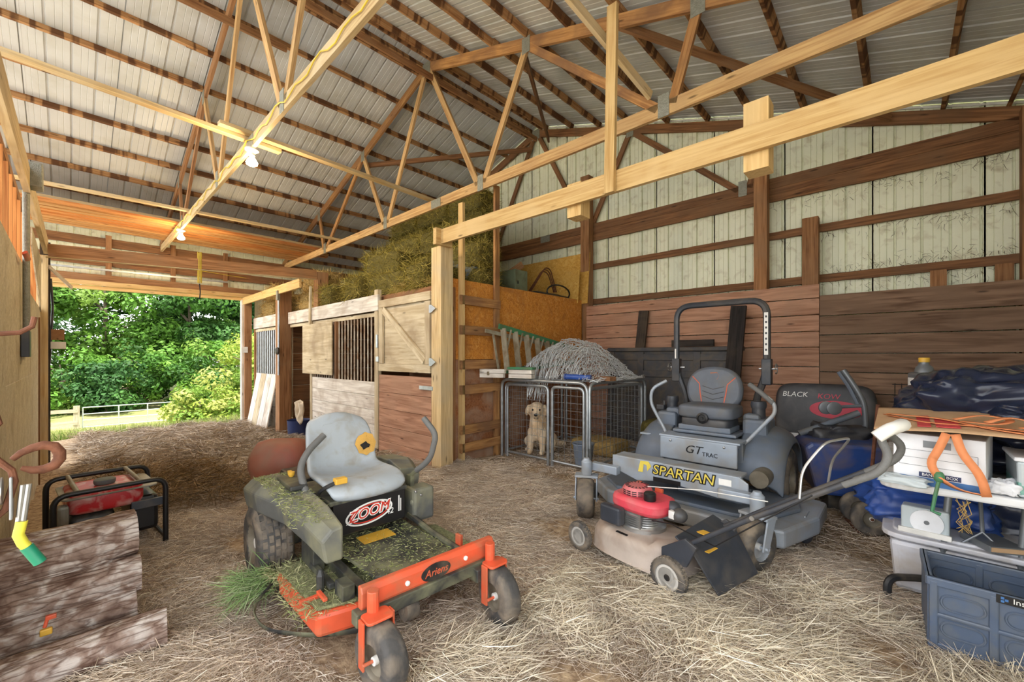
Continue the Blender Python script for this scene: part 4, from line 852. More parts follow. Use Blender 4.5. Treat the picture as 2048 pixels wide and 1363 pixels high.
for i,(x0,x1,z) in enumerate(((-4.26,-3.92,1.13),(-4.26,-3.9,1.19))): tag(board('pale_batten',(x0,3.9,z),(x1,4.02,z),.055,.06,'w_white',None,None),('lower','upper')[i]+' pale batten end poking out beside the stepladder feet','batten')
for i,z in enumerate((1.125,1.185)): tag(board('cream_step',(-3.9,4.12,z),(-3.56,4.2,z),.052,.1,'w_white',None,None),('lower','upper')[i]+' cream plank end stacked on the near edge of the dog pen','plank')
tag(board('plastic_strip',(-3.92,4.12,1.232),(-3.54,4.2,1.232),.03,.11,'lad_green',None,None),'green plastic strip on the cream plank ends','strip')
# bucket
plain('bucket_grey',(122,134,150),.5)
B=thing('water_bucket','grey-blue plastic bucket hung inside the near corner of the dog pen','bucket',(-2.92,4.42,0.02))
MB().lathe([(0,0),(.1,0),(.13,.26),(.14,.27),(.14,.285),(.125,.28),(.095,.02),(0,.02)],24).build('body','bucket_grey',B,smooth=1); MB().tube([(.135*math.cos(q),.02,.27-.1*math.sin(q)) for q in [math.pi*i/10 for i in range(11)]],.004,6).build('bail','steel',B,smooth=1)
# ---------------- dog, sitting, head turned to the camera
plain('fur',(226,206,176),.85,0,.1,12,dirt=(214,180,138),da=.3,ds=4,bump=.6,bs=90)
dog=thing('dog','cream long-haired dog sitting behind the pen wire, looking at the camera','dog',(-3.80,4.62,0.02),math.radians(-68))
b=MB()
def cap(p,q,r0,r1,n=7,sq=(1,1,1)):
    p,q=Vector(p),Vector(q)
    for i in range(n):
        t=i/(n-1); r=r0+(r1-r0)*t; b.ball(p.lerp(q,t),(r*sq[0],r*sq[1],r*sq[2]),12)
cap((-.22,0,.17),(.0,0,.34),.15,.15); cap((.0,0,.34),(.05,0,.46),.15,.125,5); cap((.05,0,.46),(.08,0,.54),.12,.105,5)   # trunk, chest, neck
cap((.08,0,.28),(.10,0,.42),.11,.115,5)
for s in (-1,1):
    cap((.09,s*.085,.30),(.13,s*.085,.16),.065,.048); cap((.13,s*.085,.16),(.135,s*.088,.04),.046,.04); cap((.135,s*.088,.03),(.19,s*.09,.028),.038,.033,4)   # fore legs, paws
    cap((-.2,s*.11,.15),(-.04,s*.165,.14),.11,.08); cap((-.04,s*.165,.13),(-.12,s*.175,.04),.055,.038); cap((-.12,s*.175,.03),(.03,s*.18,.028),.033,.032,5)   # thigh, shank, hind paw
cap((-.3,0,.08),(-.42,.1,.05),.055,.05); cap((-.42,.1,.05),(-.5,.24,.045),.05,.035)
HM=XF((.12,.0,.585),rz=math.radians(14),ry=.1)@Matrix.Scale(1.28,4)
def hb(c,r): b.ball(c,r,14,HM)
hb((0,0,.035),(.095,.09,.08)); hb((.03,0,.05),(.07,.075,.06)); hb((.075,0,.0),(.055,.047,.042)); hb((.105,0,-.01),(.042,.036,.034)); hb((.125,0,-.008),(.03,.03,.028)); hb((.095,0,-.04),(.045,.03,.02)); hb((-.04,0,-.01),(.08,.095,.09))
for s in (-1,1): hb((-.01,s*.09,.04),(.035,.024,.045)); hb((0,s*.11,.005),(.032,.018,.05)); hb((.05,s*.03,.06),(.025,.022,.02))
body=b.build('body','fur',dog,smooth=2); m=body.modifiers.new('r','REMESH'); m.mode='VOXEL'; m.voxel_size=.011; m.use_smooth_shade=True; m=body.modifiers.new('s','SMOOTH'); m.iterations=5; m.factor=.5
MB().ball((.152,0,.005),(.018,.022,.017),12,HM).build('nose','black_clean',body,dog,smooth=2)
for s in (-1,1): MB().ball((.085,s*.037,.046),(.012,.012,.012),10,HM).build('eye','black_clean',body,dog,smooth=2)
MB().tube([(.13,-.022,-.035),(.14,0,-.03),(.13,.022,-.035)],.004,6,M=HM).build('mouth','black_clean',body,dog,smooth=2)
# fur: short strands on the trunk
segs=[((-.22,0,.17),(.0,0,.34),.15,.15),((.0,0,.34),(.08,0,.54),.15,.105),((.08,0,.28),(.10,0,.42),.11,.115),((-.2,.1,.15),(-.04,.15,.14),.1,.075),((-.2,-.1,.15),(-.04,-.15,.14),.1,.075),((-.3,0,.08),(-.42,.1,.05),.05,.045),((-.42,.1,.05),(-.5,.24,.045),.05,.03)]
PP=[];DD=[]
for p,q,r0,r1 in segs:
    n=900; t=RNG.random(n)[:,None]; N=RNG.normal(size=(n,3)); N/=np.linalg.norm(N,axis=1,keepdims=True); PP.append(np.array(p)*(1-t)+np.array(q)*t+N*(r0*(1-t)+r1*t)*.97); DD.append(N*.35+np.array([-.1,0,-1]))
P=np.concatenate(PP); D=np.concatenate(DD)+RNG.normal(size=P.shape)*.15; n=len(P)
strands('fur_tufts','hay',P,D,RNG.uniform(.02,.05,n),RNG.uniform(.002,.004,n),pick([(232,214,186),(222,196,160),(238,226,206)],n,.06),body,dog,bend=.2)['kind']='stuff'
tag(MB().box((-3.15,5.2,.12),(.7,.5,.2)).build('straw_bed','straw_core',bevel=.06),'low straw bed inside the dog pen','bedding')
tag(MB().box((-2.55,5.72,.25),(.32,.5,.5)).build('straw_pile','hay_core',bevel=.1),'dark clump of old straw between pen and grey mower','straw')
# ---------------- black furniture pieces leaning on the planks
plain('old_black',(70,68,70),.6,0,.25,6,dirt=(92,82,68),da=.3,ds=7)
HB=thing('black_headboard','large black panelled headboard leaning on the end wall behind the mower','headboard',(-2.6,6.2,0),rot=(-.07,0,0))
MB().box((0,0,.78),(2.0,.03,1.45)).build('back_panel','old_black',HB,bevel=.004); MB().box((0,-.03,1.5),(2.08,.08,.06)).build('top_rail','old_black',HB,bevel=.01)
for x in (-.97,-.45,.42,.95): MB().box((x,-.025,.75),(.1,.03,1.42)).build('stile','old_black',HB,bevel=.005)
for z in (1.38,1.12,.1): MB().box((0,-.022,z),(2.0,.03,.1)).build('cross_rail','old_black',HB,bevel=.005)
tag(board('black_post',(-3.1,6.33,1.45),(-3.06,6.4,2.13),.16,.04,'w_black',None,None,up=(1,0,0)),'rough black board standing behind the left of the headboard','board')
tag(board('black_post',(-1.72,6.0,.0),(-1.62,6.25,2.08),.19,.05,'w_black',None,None,up=(1,0,0)),'tall black board standing right of the headboard inside the roll bar','board')
tag(board('black_batten',(-2.55,6.28,1.585),(-1.95,6.28,1.585),.1,.05,'w_black',None,None),'short black batten lying on top of the headboard','batten')
# ================================================================ right-hand clutter
plain('table_white',(228,230,232),.45,0,.06,6,dirt=(196,188,176),da=.2); plain('leg_grey',(120,124,128),.4,.4)
TB=thing('folding_table','white plastic folding table with grey tube legs, loaded with clutter','table',(.3,3.95,0))
MB().prism(rounded(.76,1.8,.08),.045,XF((.29,3.93,.685))).build('tabletop','table_white',TB,'W',bevel=.012)
for y in (3.42,4.5):
    for x in (.18,.46):
        MB().tube([(x+.02,y,.69),(x-.03,y-.06,.03)],.0165,10).build('leg','leg_grey',TB,'W',smooth=1)
    MB().tube([(.17,y-.02,.28),(.32,y-.02,.44),(.47,y-.02,.28)],.008,8).tube([(.32,y-.02,.44),(.32,y+.1,.68)],.009,8).build('brace','leg_grey',TB,'W',smooth=1)
    MB().tube(fillet([(-.06,y-.22,.0),(-.06,y-.2,.13),(.1,y-.1,.14),(.5,y-.1,.14),(.6,y-.1,.02)],.06),.02,8).build('foot_bar','black',TB,'W',smooth=1)
plain('card_white',(226,228,232),.7); plain('card_brown',(196,160,122),.8,0,.08,10); plain('card_blue',(64,112,170),.6); plain('red_print',(196,66,70),.6); plain('strap',(226,142,92),.7,0,.12,20)
BX=thing('file_box','white cardboard file box with blue foot band on the folding table','box',(.16,3.2,.73),-.16)
MB().box((0,0,.13),(.33,.38,.26)).build('body','card_white',BX,bevel=.004); MB().box((0,-.192,.022),(.33,.002,.04)).build('blue_band','card_blue',BX); MB().box((0,-.1915,.215),(.1,.002,.035)).build('hand_hole','leg_grey',BX)
NY=Matrix(((1,0,0),(0,0,-1),(0,1,0))).to_4x4()   # text on a -Y face
MB().box((.01,-.1925,.058),(.15,.002,.024)).build('name_plate','blue_dark',BX); text('lettering','BANKERS BOX',.0195,XF((.01,-.1938,.058))@NY,'white_letter',BX,ext=.0005)
b=MB()
for z in (.1,.14,.18): b.box((0,-.1915,z),(.28,.001,.0016))
for x in (-.14,.14): b.box((x,-.1915,.14),(.0016,.001,.08))
b.build('ruled_lines','leg_grey',BX)
b=MB(); b.grid(lambda u,v:(-.11+.85*u,2.98+.7*v-.16*u,1.005+.03*math.sin(u*3)+.05*v+.012*mnoise.noise(Vector((u*3,v*3,1)))),12,10)
CS=thing('cardboard_sheet','brown cardboard sheet with red print lying over the file box','cardboard',(.3,3.3,1.0)); b.build('sheet','card_brown',CS,'W',solid=.006,smooth=2)
b=MB()
for u0,w_ in ((.2,.06),(.28,.1)):
    b.add([(-.11+.85*u,2.98+.7*v-.16*u,1.010+.03*math.sin(u*3)+.05*v) for u,v in ((u0,.12),(u0+w_,.12),(u0+w_,.55),(u0,.55))],[(0,1,2,3)])
b.build('red_stripe','red_print',CS,'W',solid=.004)
def ribbon(b,pts,wd,up=(0,0,1)):
    P=[Vector(p) for p in fillet(pts,.06,4)]; vs=[]; fs=[]
    for i,p in enumerate(P):
        t=(P[min(i+1,len(P)-1)]-P[max(0,i-1)]).normalized(); s=t.cross(Vector(up)); s=s.normalized() if s.length>.1 else Vector((0,1,0)); vs+=[p-s*wd/2,p+s*wd/2]
    b.add(vs,[(2*i,2*i+1,2*i+3,2*i+2) for i in range(len(P)-1)])
b=MB(); ribbon(b,[(-.07,3.35,1.05),(.1,3.12,1.045),(.3,3.05,1.055),(.5,2.98,1.05)],.03); ribbon(b,[(-.06,3.3,1.06),(.15,3.2,1.065),(.32,3.0,1.05),(.45,2.93,1.045)],.03); ribbon(b,[(.2,3.15,1.07),(.3,3.2,1.1),(.4,3.12,1.09),(.34,3.03,1.07),(.22,3.08,1.07)],.03); ribbon(b,[(.3,3.02,1.08),(.38,3.1,1.11),(.48,3.04,1.08),(.4,2.96,1.07)],.03)
ribbon(b,[(.16,2.94,1.02),(.13,2.935,.93),(.1,2.94,.86),(.14,2.94,.79)],.034,(0,1,0)); ribbon(b,[(.19,2.94,1.02),(.21,2.93,.93),(.27,2.92,.84),(.29,2.93,.74)],.034,(0,1,0)); ribbon(b,[(.13,2.93,.8),(.2,2.96,.745),(.3,2.95,.74)],.034,(0,.4,1))
tag(b.build('ratchet_strap','strap',solid=.003,smooth=2),'tangled orange webbing strap draped over the cardboard and file box','strap')
tag(MB().ball((.135,2.945,.8),(.022,.02,.03),10).tube([(.135,2.94,.79),(.12,2.94,.7),(.11,2.93,.63),(.14,2.93,.62)],.008,6).build('green_hook','lad_green',smooth=1),'green rubber hook of a tie-down at the table edge','hook')
plain('plastic_clear',(190,200,204),.15,0,.05); plain('teal',(120,176,164),.3)
bag('plastic_bag','plastic_clear',(.0,3.0,.75),(.2,.08,.045),'clear plastic bag lying in front of the file box','bag',9,.4,rz=-.2)
t2=thing('clear_tote','small clear plastic tub with white lid beside the file box','tub',(.52,3.2,.73))
MB().box((0,0,.09),(.24,.3,.17),None,1.05).build('body','plastic_clear',t2,bevel=.012); MB().box((0,0,.05),(.245,.305,.07)).build('contents','teal',t2,bevel=.01); MB().box((0,0,.185),(.27,.33,.02)).build('lid','card_white',t2,bevel=.006)
sg=thing('card_sign','small tan card with dark letters on the clear tub','card',(.5,3.1,.935),-.1); MB().box((0,0,.04),(.15,.012,.08)).build('card','card_brown',sg,bevel=.003); text('lettering','9M',.06,XF((.02,-.008,.042))@NY,'black',sg,sx=1.1)
bag('crumpled_paper','card_white',(.36,3.08,.77),(.09,.09,.07),'crumpled white paper between file box and clear tub','paper',13,.5)
# black plastic bags and jug on the table
bag('trash_bag','tarp_navy',(.42,3.95,1.015),(.8,.95,.56),'big shiny dark plastic bag heaped on the middle of the table','bag',21,.26,nu=90,nv=56,f=3.2)
bag('trash_bag','tarp_black',(.16,4.25,.9),(.42,.6,.34),'black plastic bag slumping over the left edge of the table','bag',22,.24,nu=70,nv=44,f=3)
bag('trash_bag','tarp_navy',(.62,3.62,1.02),(.5,.6,.3),'dark plastic bag nearest the right frame edge on the table','bag',25,.24,nu=70,nv=44,f=3)
tag(MB().box((.25,4.62,.92),(.3,.28,.36)).build('carton','card_brown',bevel=.005),'brown carton on the table holding up the oil jug','carton')
J=thing('oil_jug','grey plastic oil jug with a yellow cap standing above the black bags','jug',(.12,4.62,1.1),.3)
MB().prism(rounded(.13,.2,.03),.17).build('body','leg_grey',J,bevel=.02,smooth=1); MB().lathe([(.06,.17),(.05,.21),(.028,.235),(.028,.25)],16,XF((.0,-.03,0))).build('neck','leg_grey',J,smooth=1); MB().lathe([(.032,.25),(.034,.28),(.03,.285),(0,.285)],16,XF((.0,-.03,0))).build('cap','amber',J,smooth=1); MB().tube([(0,.02,.24),(0,.08,.2),(0,.09,.1)],.014,8).build('handle','leg_grey',J,smooth=1); MB().box((-.067,0,.08),(.003,.12,.09)).build('label_patch','white',J)
plain('pale_blue',(150,184,206),.4)
CL=thing('cooler','long pale blue plastic lid box behind the dark bags','cooler',(.66,4.66,.735)); MB().box((0,0,.25),(.5,.3,.5)).build('body','pale_blue',CL,bevel=.02); MB().box((0,0,.53),(.54,.34,.05)).build('lid','pale_blue',CL,bevel=.015)
# under the table
plain('tote_white',(206,206,212),.4,0,.06,6,dirt=(176,164,150),da=.2)
WT=thing('storage_tote','large cloudy white plastic tote with lid under the table','tote',(.28,3.56,.0))
MB().box((0,0,.16),(.62,.36,.3),None,1.08).build('body','tote_white',WT,bevel=.03); MB().prism(rounded(.74,.44,.1),.03,XF((0,0,.32))).prism(rounded(.64,.36,.08),.02,XF((0,0,.345))).build('lid','tote_white',WT,bevel=.008)
CD=thing('disc_case','clear spindle box of white discs on the tote lid','case',(.1,3.42,.368),-.1)
MB().box((0,0,.075),(.2,.1,.15)).build('shell','plastic_clear',CD,bevel=.012); MB().lathe([(0,-.005),(.07,-.005),(.07,.005),(0,.005)],28,XF((.01,-.054,.075),rx=math.pi/2)).build('disc','card_white',CD,smooth=1); MB().lathe([(0,-.007),(.012,-.007),(.012,.007),(0,.007)],16,XF((.01,-.054,.075),rx=math.pi/2)).build('disc_hole','leg_grey',CD); MB().box((.0,-.06,.012),(.22,.02,.03)).build('base','white',CD,bevel=.004)
BK=thing('old_book','dusty dark book lying on the tote lid between the table legs','book',(.36,3.42,.367),.5); MB().box((0,0,.004),(.16,.2,.006)).box((0,0,.034),(.16,.2,.006)).box((-.078,0,.019),(.006,.2,.03)).build('cover','leg_grey',BK,bevel=.002); MB().box((0,0,.019),(.15,.19,.026)).build('pages','card_brown',BK)
bag('blue_tarp','tarp_blue',(.12,3.86,.46),(.62,.5,.36),'crumpled bright blue tarp stuffed under the table','tarp',31,.3,nu=90,nv=56,f=3.5); bag('blue_tarp','tarp_navy',(.52,3.95,.48),(.5,.5,.36),'dark blue tarp bundle further right under the table','tarp',33,.3,nu=60,nv=40,f=5)
b=MB()
for i in range(9): b.tube([(.22+random.uniform(-.03,.03),2.99+random.uniform(-.02,.02),.69-j*.05+random.uniform(-.01,.01)) for j in range(4)],.002,4)
tag(b.build('straw_wisp','straw_core'),'wisp of dry straw hanging from the table edge','straw')
# collapsible crate
plain('crate_blue',(82,96,118),.45,0,.12,8,dirt=(98,104,112),da=.25,ds=10)
CR=thing('folding_crate','dark blue-grey collapsible crate with moulded oval panels in the corner','crate',(.40,3.02,0),.03)
Wc,Dc,Hc=.62,.36,.345
for s in (-1,1):
    y=s*Dc/2; wl=MB().box((0,y,Hc/2),(Wc,.012,Hc)).build('long_wall','crate_blue',CR,bevel=.003); MB().box((0,y*1.02,Hc-.02),(Wc+.02,.026,.04)).build('rim','crate_blue',wl,CR,bevel=.006); MB().box((0,y*1.02,.02),(Wc+.01,.024,.04)).build('foot_rim','crate_blue',wl,CR,bevel=.006); MB().box((0,y*1.02,Hc*.5),(Wc-.02,.026,.022)).build('mid_rib','crate_blue',wl,CR,bevel=.008)
    for x in (-Wc/2+.015,-.105,.1,Wc/2-.015): MB().box((x,y*1.02,Hc/2),(.03,.028,Hc-.03)).build('stile','crate_blue',wl,CR,bevel=.006)
    for x in (-.2,0,.2):
        for z in (.115,.24):
            for q in (1,):
                pts=[(px_+x,y*1.0-.009 if s<0 else y-.009,pz+z) for px_,pz in rounded(.14,.07,.034,5)]; MB().tube(pts,.005,6,closed=True).build('oval_moulding','crate_blue',wl,CR,smooth=1)
    MB().box((s*Wc/2,0,Hc/2),(.012,Dc,Hc)).box((s*(Wc/2),0,Hc-.02),(.026,Dc+.02,.04)).build('end_wall','crate_blue',CR,bevel=.004)
MB().box((0,0,.015),(Wc,Dc,.012)).build('base','crate_blue',CR)
nm=MB().box((.0,-Dc/2-.02,Hc-.02),(.2,.004,.036)).build('name_plate','black_clean',CR); text('lettering','InstaCrate',.032,XF((.015,-Dc/2-.0235,Hc-.018))@NY,'white_letter',nm,CR,ext=.0005); MB().box((-.082,-Dc/2-.023,Hc-.013),(.01,.002,.01)).box((-.082,-Dc/2-.023,Hc-.027),(.01,.002,.01)).box((-.07,-Dc/2-.023,Hc-.02),(.01,.002,.01)).build('emblem','card_blue',nm,CR)
# soil bag, cart, tub, hand truck
plain('bag_black',(58,58,62),.45,0,.25,6,dirt=(86,84,82),da=.2); plain('red_oval',(204,40,66),.45)
SB=thing('soil_bag','black soil bag with a red oval propped against the planks','bag',(-.68,6.1,.1),.04,rot=(-.16,0,.04))
sq((.98,.2,.98),(0,0,.48),.32).build('body','bag_black',SB,smooth=2); MB().prism([(.25*math.cos(i*math.pi/16),.105*math.sin(i*math.pi/16)) for i in range(32)],.006,XF((.12,-.102,.66))@NY).build('red_oval','red_oval',SB); text('lettering','BLACK',.085,XF((-.28,-.104,.82))@NY,'white_letter',SB,shear=.15); text('lettering','KOW',.085,XF((.05,-.104,.81))@NY,'red_oval',SB,shear=.15); MB().prism(rounded(.56,.3,.04),.006,XF((-.18,-.103,.2))@NY).build('white_panel','card_white',SB)
GC=thing('golf_cart_frame','folded push cart with grey tube handle, small wheels and dark canvas','cart',(-.42,5.3,0))
MB().tube(fillet([(-.42,5.2,1.26),(-.34,5.2,1.12),(-.26,5.2,.95),(-.25,5.22,.7),(-.3,5.3,.3)],.08),.024,10).build('handle_tube','leg_grey',GC,'W',smooth=1); MB().tube(fillet([(-.46,5.25,1.24),(-.38,5.25,1.1),(-.3,5.25,.9)],.05),.018,8).tube([(-.5,5.05,.9),(-.28,5.2,.92)],.016,8).tube([(-.3,5.2,.85),(-.75,5.0,.62)],.03,10).build('frame','sp_dark',GC,'W',smooth=1)
for x in (-.53,-.47): MB().lathe([(.0,-.015),(.05,-.015),(.062,-.01),(.062,.01),(.05,.015),(0,.015)],20,XF((x,4.98+.03*(x+.5),.9),rx=math.pi/2,rz=.5)).build('wheel','leg_grey',GC,'W',smooth=1)
bag('x','bag_black',(-.44,5.14,.62),(.46,.28,.22),'','',41,.4,rz=.5,parent=GC).name='canvas'
plain('tub_blue',(44,74,138),.4,0,.2,6,dirt=(120,104,92),da=.3,ds=3)
BT=thing('blue_barrow','blue plastic tub with tan stains between grey mower and table','tub',(-.36,4.98,.12),.35)
MB().prism([(-.3,.0),(.3,.0),(.4,.42),(.34,.47),(-.34,.47),(-.4,.42)],.5,XF((0,.25,.02),rx=math.pi/2)).build('body','tub_blue',BT,bevel=.03); MB().box((0,0,-.06),(.4,.3,.14)).build('base','black',BT,bevel=.02)
HT=thing('hand_truck','rusty black hand truck with two dark wheels beside the blue tarp','hand truck',(-.22,4.4,0),.35)
for s in (-1,1): wheel(HT,(0,s*.13,.13),.13,.07,.06)
MB().tube([(0,-.16,.13),(0,.16,.13)],.012,8).tube([(.05,-.1,.05),(.12,-.1,1.0)],.014,8).tube([(.05,.1,.05),(.12,.1,1.0)],.014,8).tube([(.08,-.1,.4),(.08,.1,.4)],.012,8).tube([(.1,-.1,.75),(.1,.1,.75)],.012,8).box((-.02,0,.02),(.14,.3,.01)).build('frame','rust',HT,smooth=1)
bag('brown_sack','card_brown',(.06,5.32,.82),(.22,.22,.28),'crumpled mustard-brown sack beside the push cart','sack',51,.4); tag(MB().box((.1,5.36,.34),(.34,.36,.68)).build('dark_bin','black',bevel=.03),'dark bin under the brown sack','bin')
b=MB()
for i in range(7): b.tube([(-.05+i*.05,5.72,.9),(-.05+i*.05,5.74,1.12)],.004,5)
b.tube([(-.07,5.72,1.0),(.27,5.72,1.0)],.004,5).tube([(-.07,5.74,1.11),(.27,5.74,1.11)],.004,5).tube([(0,5.72,.0),(0,5.72,.9)],.012,6).tube([(.2,5.72,0),(.2,5.72,.9)],.012,6)
tag(b.build('wire_rack','black_clean'),'black wire rack standing behind the brown sack','rack')
# ================================================================ left-hand clutter, lamps, cords
G=thing('generator','portable generator with black tube frame and red fuel tank by the left wall','generator',(-4.3,.17,fz(-4.3,.17)),.08)
plain('gen_red',(188,34,40),.4,0,.15,8,dirt=(206,190,178),da=.2,ds=9); plain('gen_grey',(150,150,140),.5,.2,.2,10,dirt=(120,108,92),da=.3)
for s in (-1,1): MB().tube(fillet([(s*.29,-.27,0),(s*.29,-.27,.5),(s*.29,.3,.5),(s*.29,.3,0)],.08),.017,10).build('frame_loop','black_clean',G,smooth=1)
for y in (-.16,.16): MB().tube([(-.29,y,.505),(.29,y,.505)],.014,10).build('cross_bar','gen_grey',G,smooth=1)
MB().tube([(-.29,-.27,.06),(.29,-.27,.06)],.014,8).tube([(-.29,.3,.06),(.29,.3,.06)],.014,8).build('base_bar','black_clean',G,smooth=1)
sq((.44,.4,.16),(0,.0,.4),.3).build('fuel_tank','gen_red',G,smooth=2); MB().prism(rounded(.46,.5,.04),.012,XF((0,.02,.44))).build('top_plate','gen_grey',G,bevel=.004); MB().lathe([(.055,0),(.06,.01),(.06,.03),(.05,.035),(0,.035)],20,XF((.05,.0,.485))).build('fuel_cap','tarp_grey',G,smooth=1)
sq((.3,.26,.28),(.02,-.08,.18),.4).build('engine','black',G,smooth=2); MB().box((.0,.2,.24),(.4,.16,.26)).build('alternator','black_clean',G,bevel=.03); MB().box((.18,-.22,.34),(.08,.06,.14)).build('recoil_cover','gen_grey',G,bevel=.02); MB().box((.27,.2,.33),(.02,.18,.06)).build('panel','sp_black',G,bevel=.005)
# firewood
t=NT('bark'); v=t.coord((1,1,1)); vo=t.n('ShaderNodeTexVoronoi'); vo.inputs['Scale'].default_value=1; vo.feature='DISTANCE_TO_EDGE'; mp=t.n('ShaderNodeMapping'); mp.inputs['Scale'].default_value=(24,4.5,24); t.l(v,mp.inputs[0]); dn=t.n('ShaderNodeTexNoise'); dn.inputs['Scale'].default_value=2; t.l(mp.outputs[0],dn.inputs['Vector']); t.l(t.mix(.5,mp.outputs[0],dn.outputs['Color'],'ADD'),vo.inputs['Vector'])
n1=t.noise(v,13,8,.6); col=t.ramp(n1,[(.3,s2l((104,82,72))),(.48,s2l((150,130,118))),(.64,s2l((196,186,178)))]); col=t.mix(t.ramp(vo.outputs['Distance'],[(.0,(.75,)*3),(.09,(0,0,0))]),col,s2l((88,64,52))); t.bump(vo.outputs['Distance'],.8,.03); t.b.inputs['Roughness'].default_value=.95; t.out(col,.95,0,.1)
wood('log_end',(200,150,98),(160,108,62),knots=False)
def log(p0,p1,r,lab,seed,split=None):
    T=thing('firewood_log',lab,'log',p0,group='split firewood against the left wall'); p0,p1=Vector(p0),Vector(p1); L=(p1-p0).length; F=frame(p1-p0); b=MB(); nu,nv=72,40
    def prof(a):
        k=1.0
        if split is not None:
            d=math.cos(a-split); k=min(1,.45/max(.01,d)) if d>.45 else 1
        return k
    def fn(u,v):
        a=2*math.pi*u; rr=r*prof(a)*(1+.16*mnoise.noise(Vector((math.cos(a)*1.6,math.sin(a)*1.6,v*1.5+seed*3)))+.09*(abs(mnoise.noise(Vector((math.cos(a)*6,math.sin(a)*6,v*3+seed))))-.2)+.05*mnoise.noise(Vector((math.cos(a)*14,math.sin(a)*14,v*9+seed)))); return (L*v,rr*math.cos(a),rr*math.sin(a))
    b.grid(fn,nu,nv,Matrix.Translation(p0)@F,cu=True); b.build('bark','bark',T,'W',smooth=2)
    for v_,nm in ((0,'cut_end'),(1,'cut_end')):
        MB().add([fn(i/nu,v_) for i in range(nu)],[tuple(range(nu))],Matrix.Translation(p0)@F).build(nm,'log_end',T,'W')
log((-3.08,-.26,.41),(-3.1,.25,.42),.12,'top split log with bark up, in front of the generator',1); log((-3.02,-.25,.235),(-3.02,.26,.235),.10,'second log from the top of the firewood pile',2)
log((-2.97,-.26,.075),(-2.96,.24,.085),.10,'grey-barked log in the lower middle of the firewood pile',3); log((-2.72,-.22,.05),(-2.66,.33,.06),.085,'reddish split log lying lowest in front of the pile',4)
log((-3.33,-.25,.11),(-3.33,.22,.11),.12,'rear bottom log hidden behind the firewood front',5); log((-3.3,-.25,.33),(-3.3,.2,.33),.11,'rear middle log of the firewood pile',6)
O=thing('orange_clip','small orange plastic clip stuck on the logs','clip',(-2.86,-.06,.18)); MB().box((-2.855,-.06,.2),(.02,.035,.02)).tube([(-2.855,-.07,.2),(-2.85,-.08,.16)],.008,6).build('clip','orange',O,'W',bevel=.003); MB().box((-2.85,-.075,.14),(.02,.04,.03)).build('tab','amber',O,'W',bevel=.005)
# come-along winch hanging by the camera
X0=Vector((-1.70,-.105,0))
CA=thing('hand_winch','hand cable winch with rusty hook and yellow-green handle hanging by the left wall','winch',(-1.7,-.105,1.1))
def pl(o,pts,r,n=8): return MB().tube([X0+Vector(p) for p in fillet(pts,.03,5)],r,n)
# hook loops are drawn in the plane facing the room (x along the wall)
hp=[X0+Vector((-.02,p,q)) for p,q in ((.0,1.125),(.015,1.14),(.035,1.15),(.055,1.155),(.075,1.148),(.085,1.13),(.085,1.112),(.075,1.095),(.055,1.088),(.035,1.09),(.015,1.1))]
MB().tube(hp,[.007,.009,.011,.012,.013,.0135,.0135,.013,.012,.01,.006],12).build('hook','rust',CA,'W',smooth=1)
MB().tube([X0+Vector((0,-.05,1.2)),X0+Vector((0,-.03,1.14)),X0+Vector((0,.0,1.1)),X0+Vector((0,.005,1.07)),X0+Vector((0,-.01,1.0)),X0+Vector((0,-.05,.96))],.008,8).build('frame_arm','rust',CA,'W',smooth=1)
MB().box(X0+Vector((0,-.03,1.03)),(.05,.008,.12)).box(X0+Vector((0,.0,1.03)),(.05,.006,.11)).build('side_plate','galv',CA,'W',bevel=.003); MB().lathe([(.035,-.025),(.035,-.022),(.022,-.02),(.022,.02),(.035,.022),(.035,.025)],20,XF(X0+Vector((0,-.04,1.05)),rx=math.pi/2)).build('cable_drum','steel',CA,'W',smooth=1)
MB().tube([X0+Vector((.01,.03,1.06)),X0+Vector((.01,.02,.96))],.006,8).tube([X0+Vector((.01,.02,1.06)),X0+Vector((.01,.012,.96))],.006,8).build('handle_rods','steel',CA,'W',smooth=1)
plain('grip_yellow',(222,214,70),.5); plain('grip_green',(24,128,96),.45)
MB().tube([X0+Vector((.01,.018,.965)),X0+Vector((.01,.012,.93)),X0+Vector((.01,.02,.905)),X0+Vector((.01,.026,.895))],.0115,12).build('yellow_grip','grip_yellow',CA,'W',smooth=1); MB().tube([X0+Vector((.01,.026,.895)),X0+Vector((.01,.05,.845))],.0135,12).build('green_grip','grip_green',CA,'W',smooth=1)
MB().tube([X0+Vector((0,-.05,1.2)),X0+Vector((0,-.06,2.0)),X0+Vector((0,-.03,4.9))],.006,6).build('rope','rust',CA,'W',smooth=1)
CH=thing('chain_hook','rusty chain with a grab hook hanging at the left frame edge','chain',(-1.95,-.115,1.5)); Y0c=Vector((-1.95,-.135,0)); b=MB()
for i in range(16):
    z=1.30+i*.045; M=XF(Y0c+Vector((0,-.035,z)),rz=(i%2)*math.pi/2); b.tube([(.014*math.cos(q),0,.026*math.sin(q)) for q in [2*math.pi*k/12 for k in range(12)]],.006,6,closed=True,M=M)
b.build('links','rust',CH,'W',smooth=1); MB().tube([Y0c+Vector(p) for p in ((0,-.035,1.29),(0,-.02,1.24),(0,-.01,1.2),(0,-.03,1.17),(0,-.06,1.18))],.009,8).build('hook','rust',CH,'W',smooth=1); MB().tube([Y0c+Vector(p) for p in ((0,-.05,1.46),(0,.03,1.47),(0,.055,1.49),(0,.06,1.52))],.007,8).build('bent_rod','rust',CH,'W',smooth=1); MB().tube([Y0c+Vector((0,-.035,2.0)),Y0c+Vector((0,-.05,4.8))],.005,6).build('rope','rust',CH,'W',smooth=1)
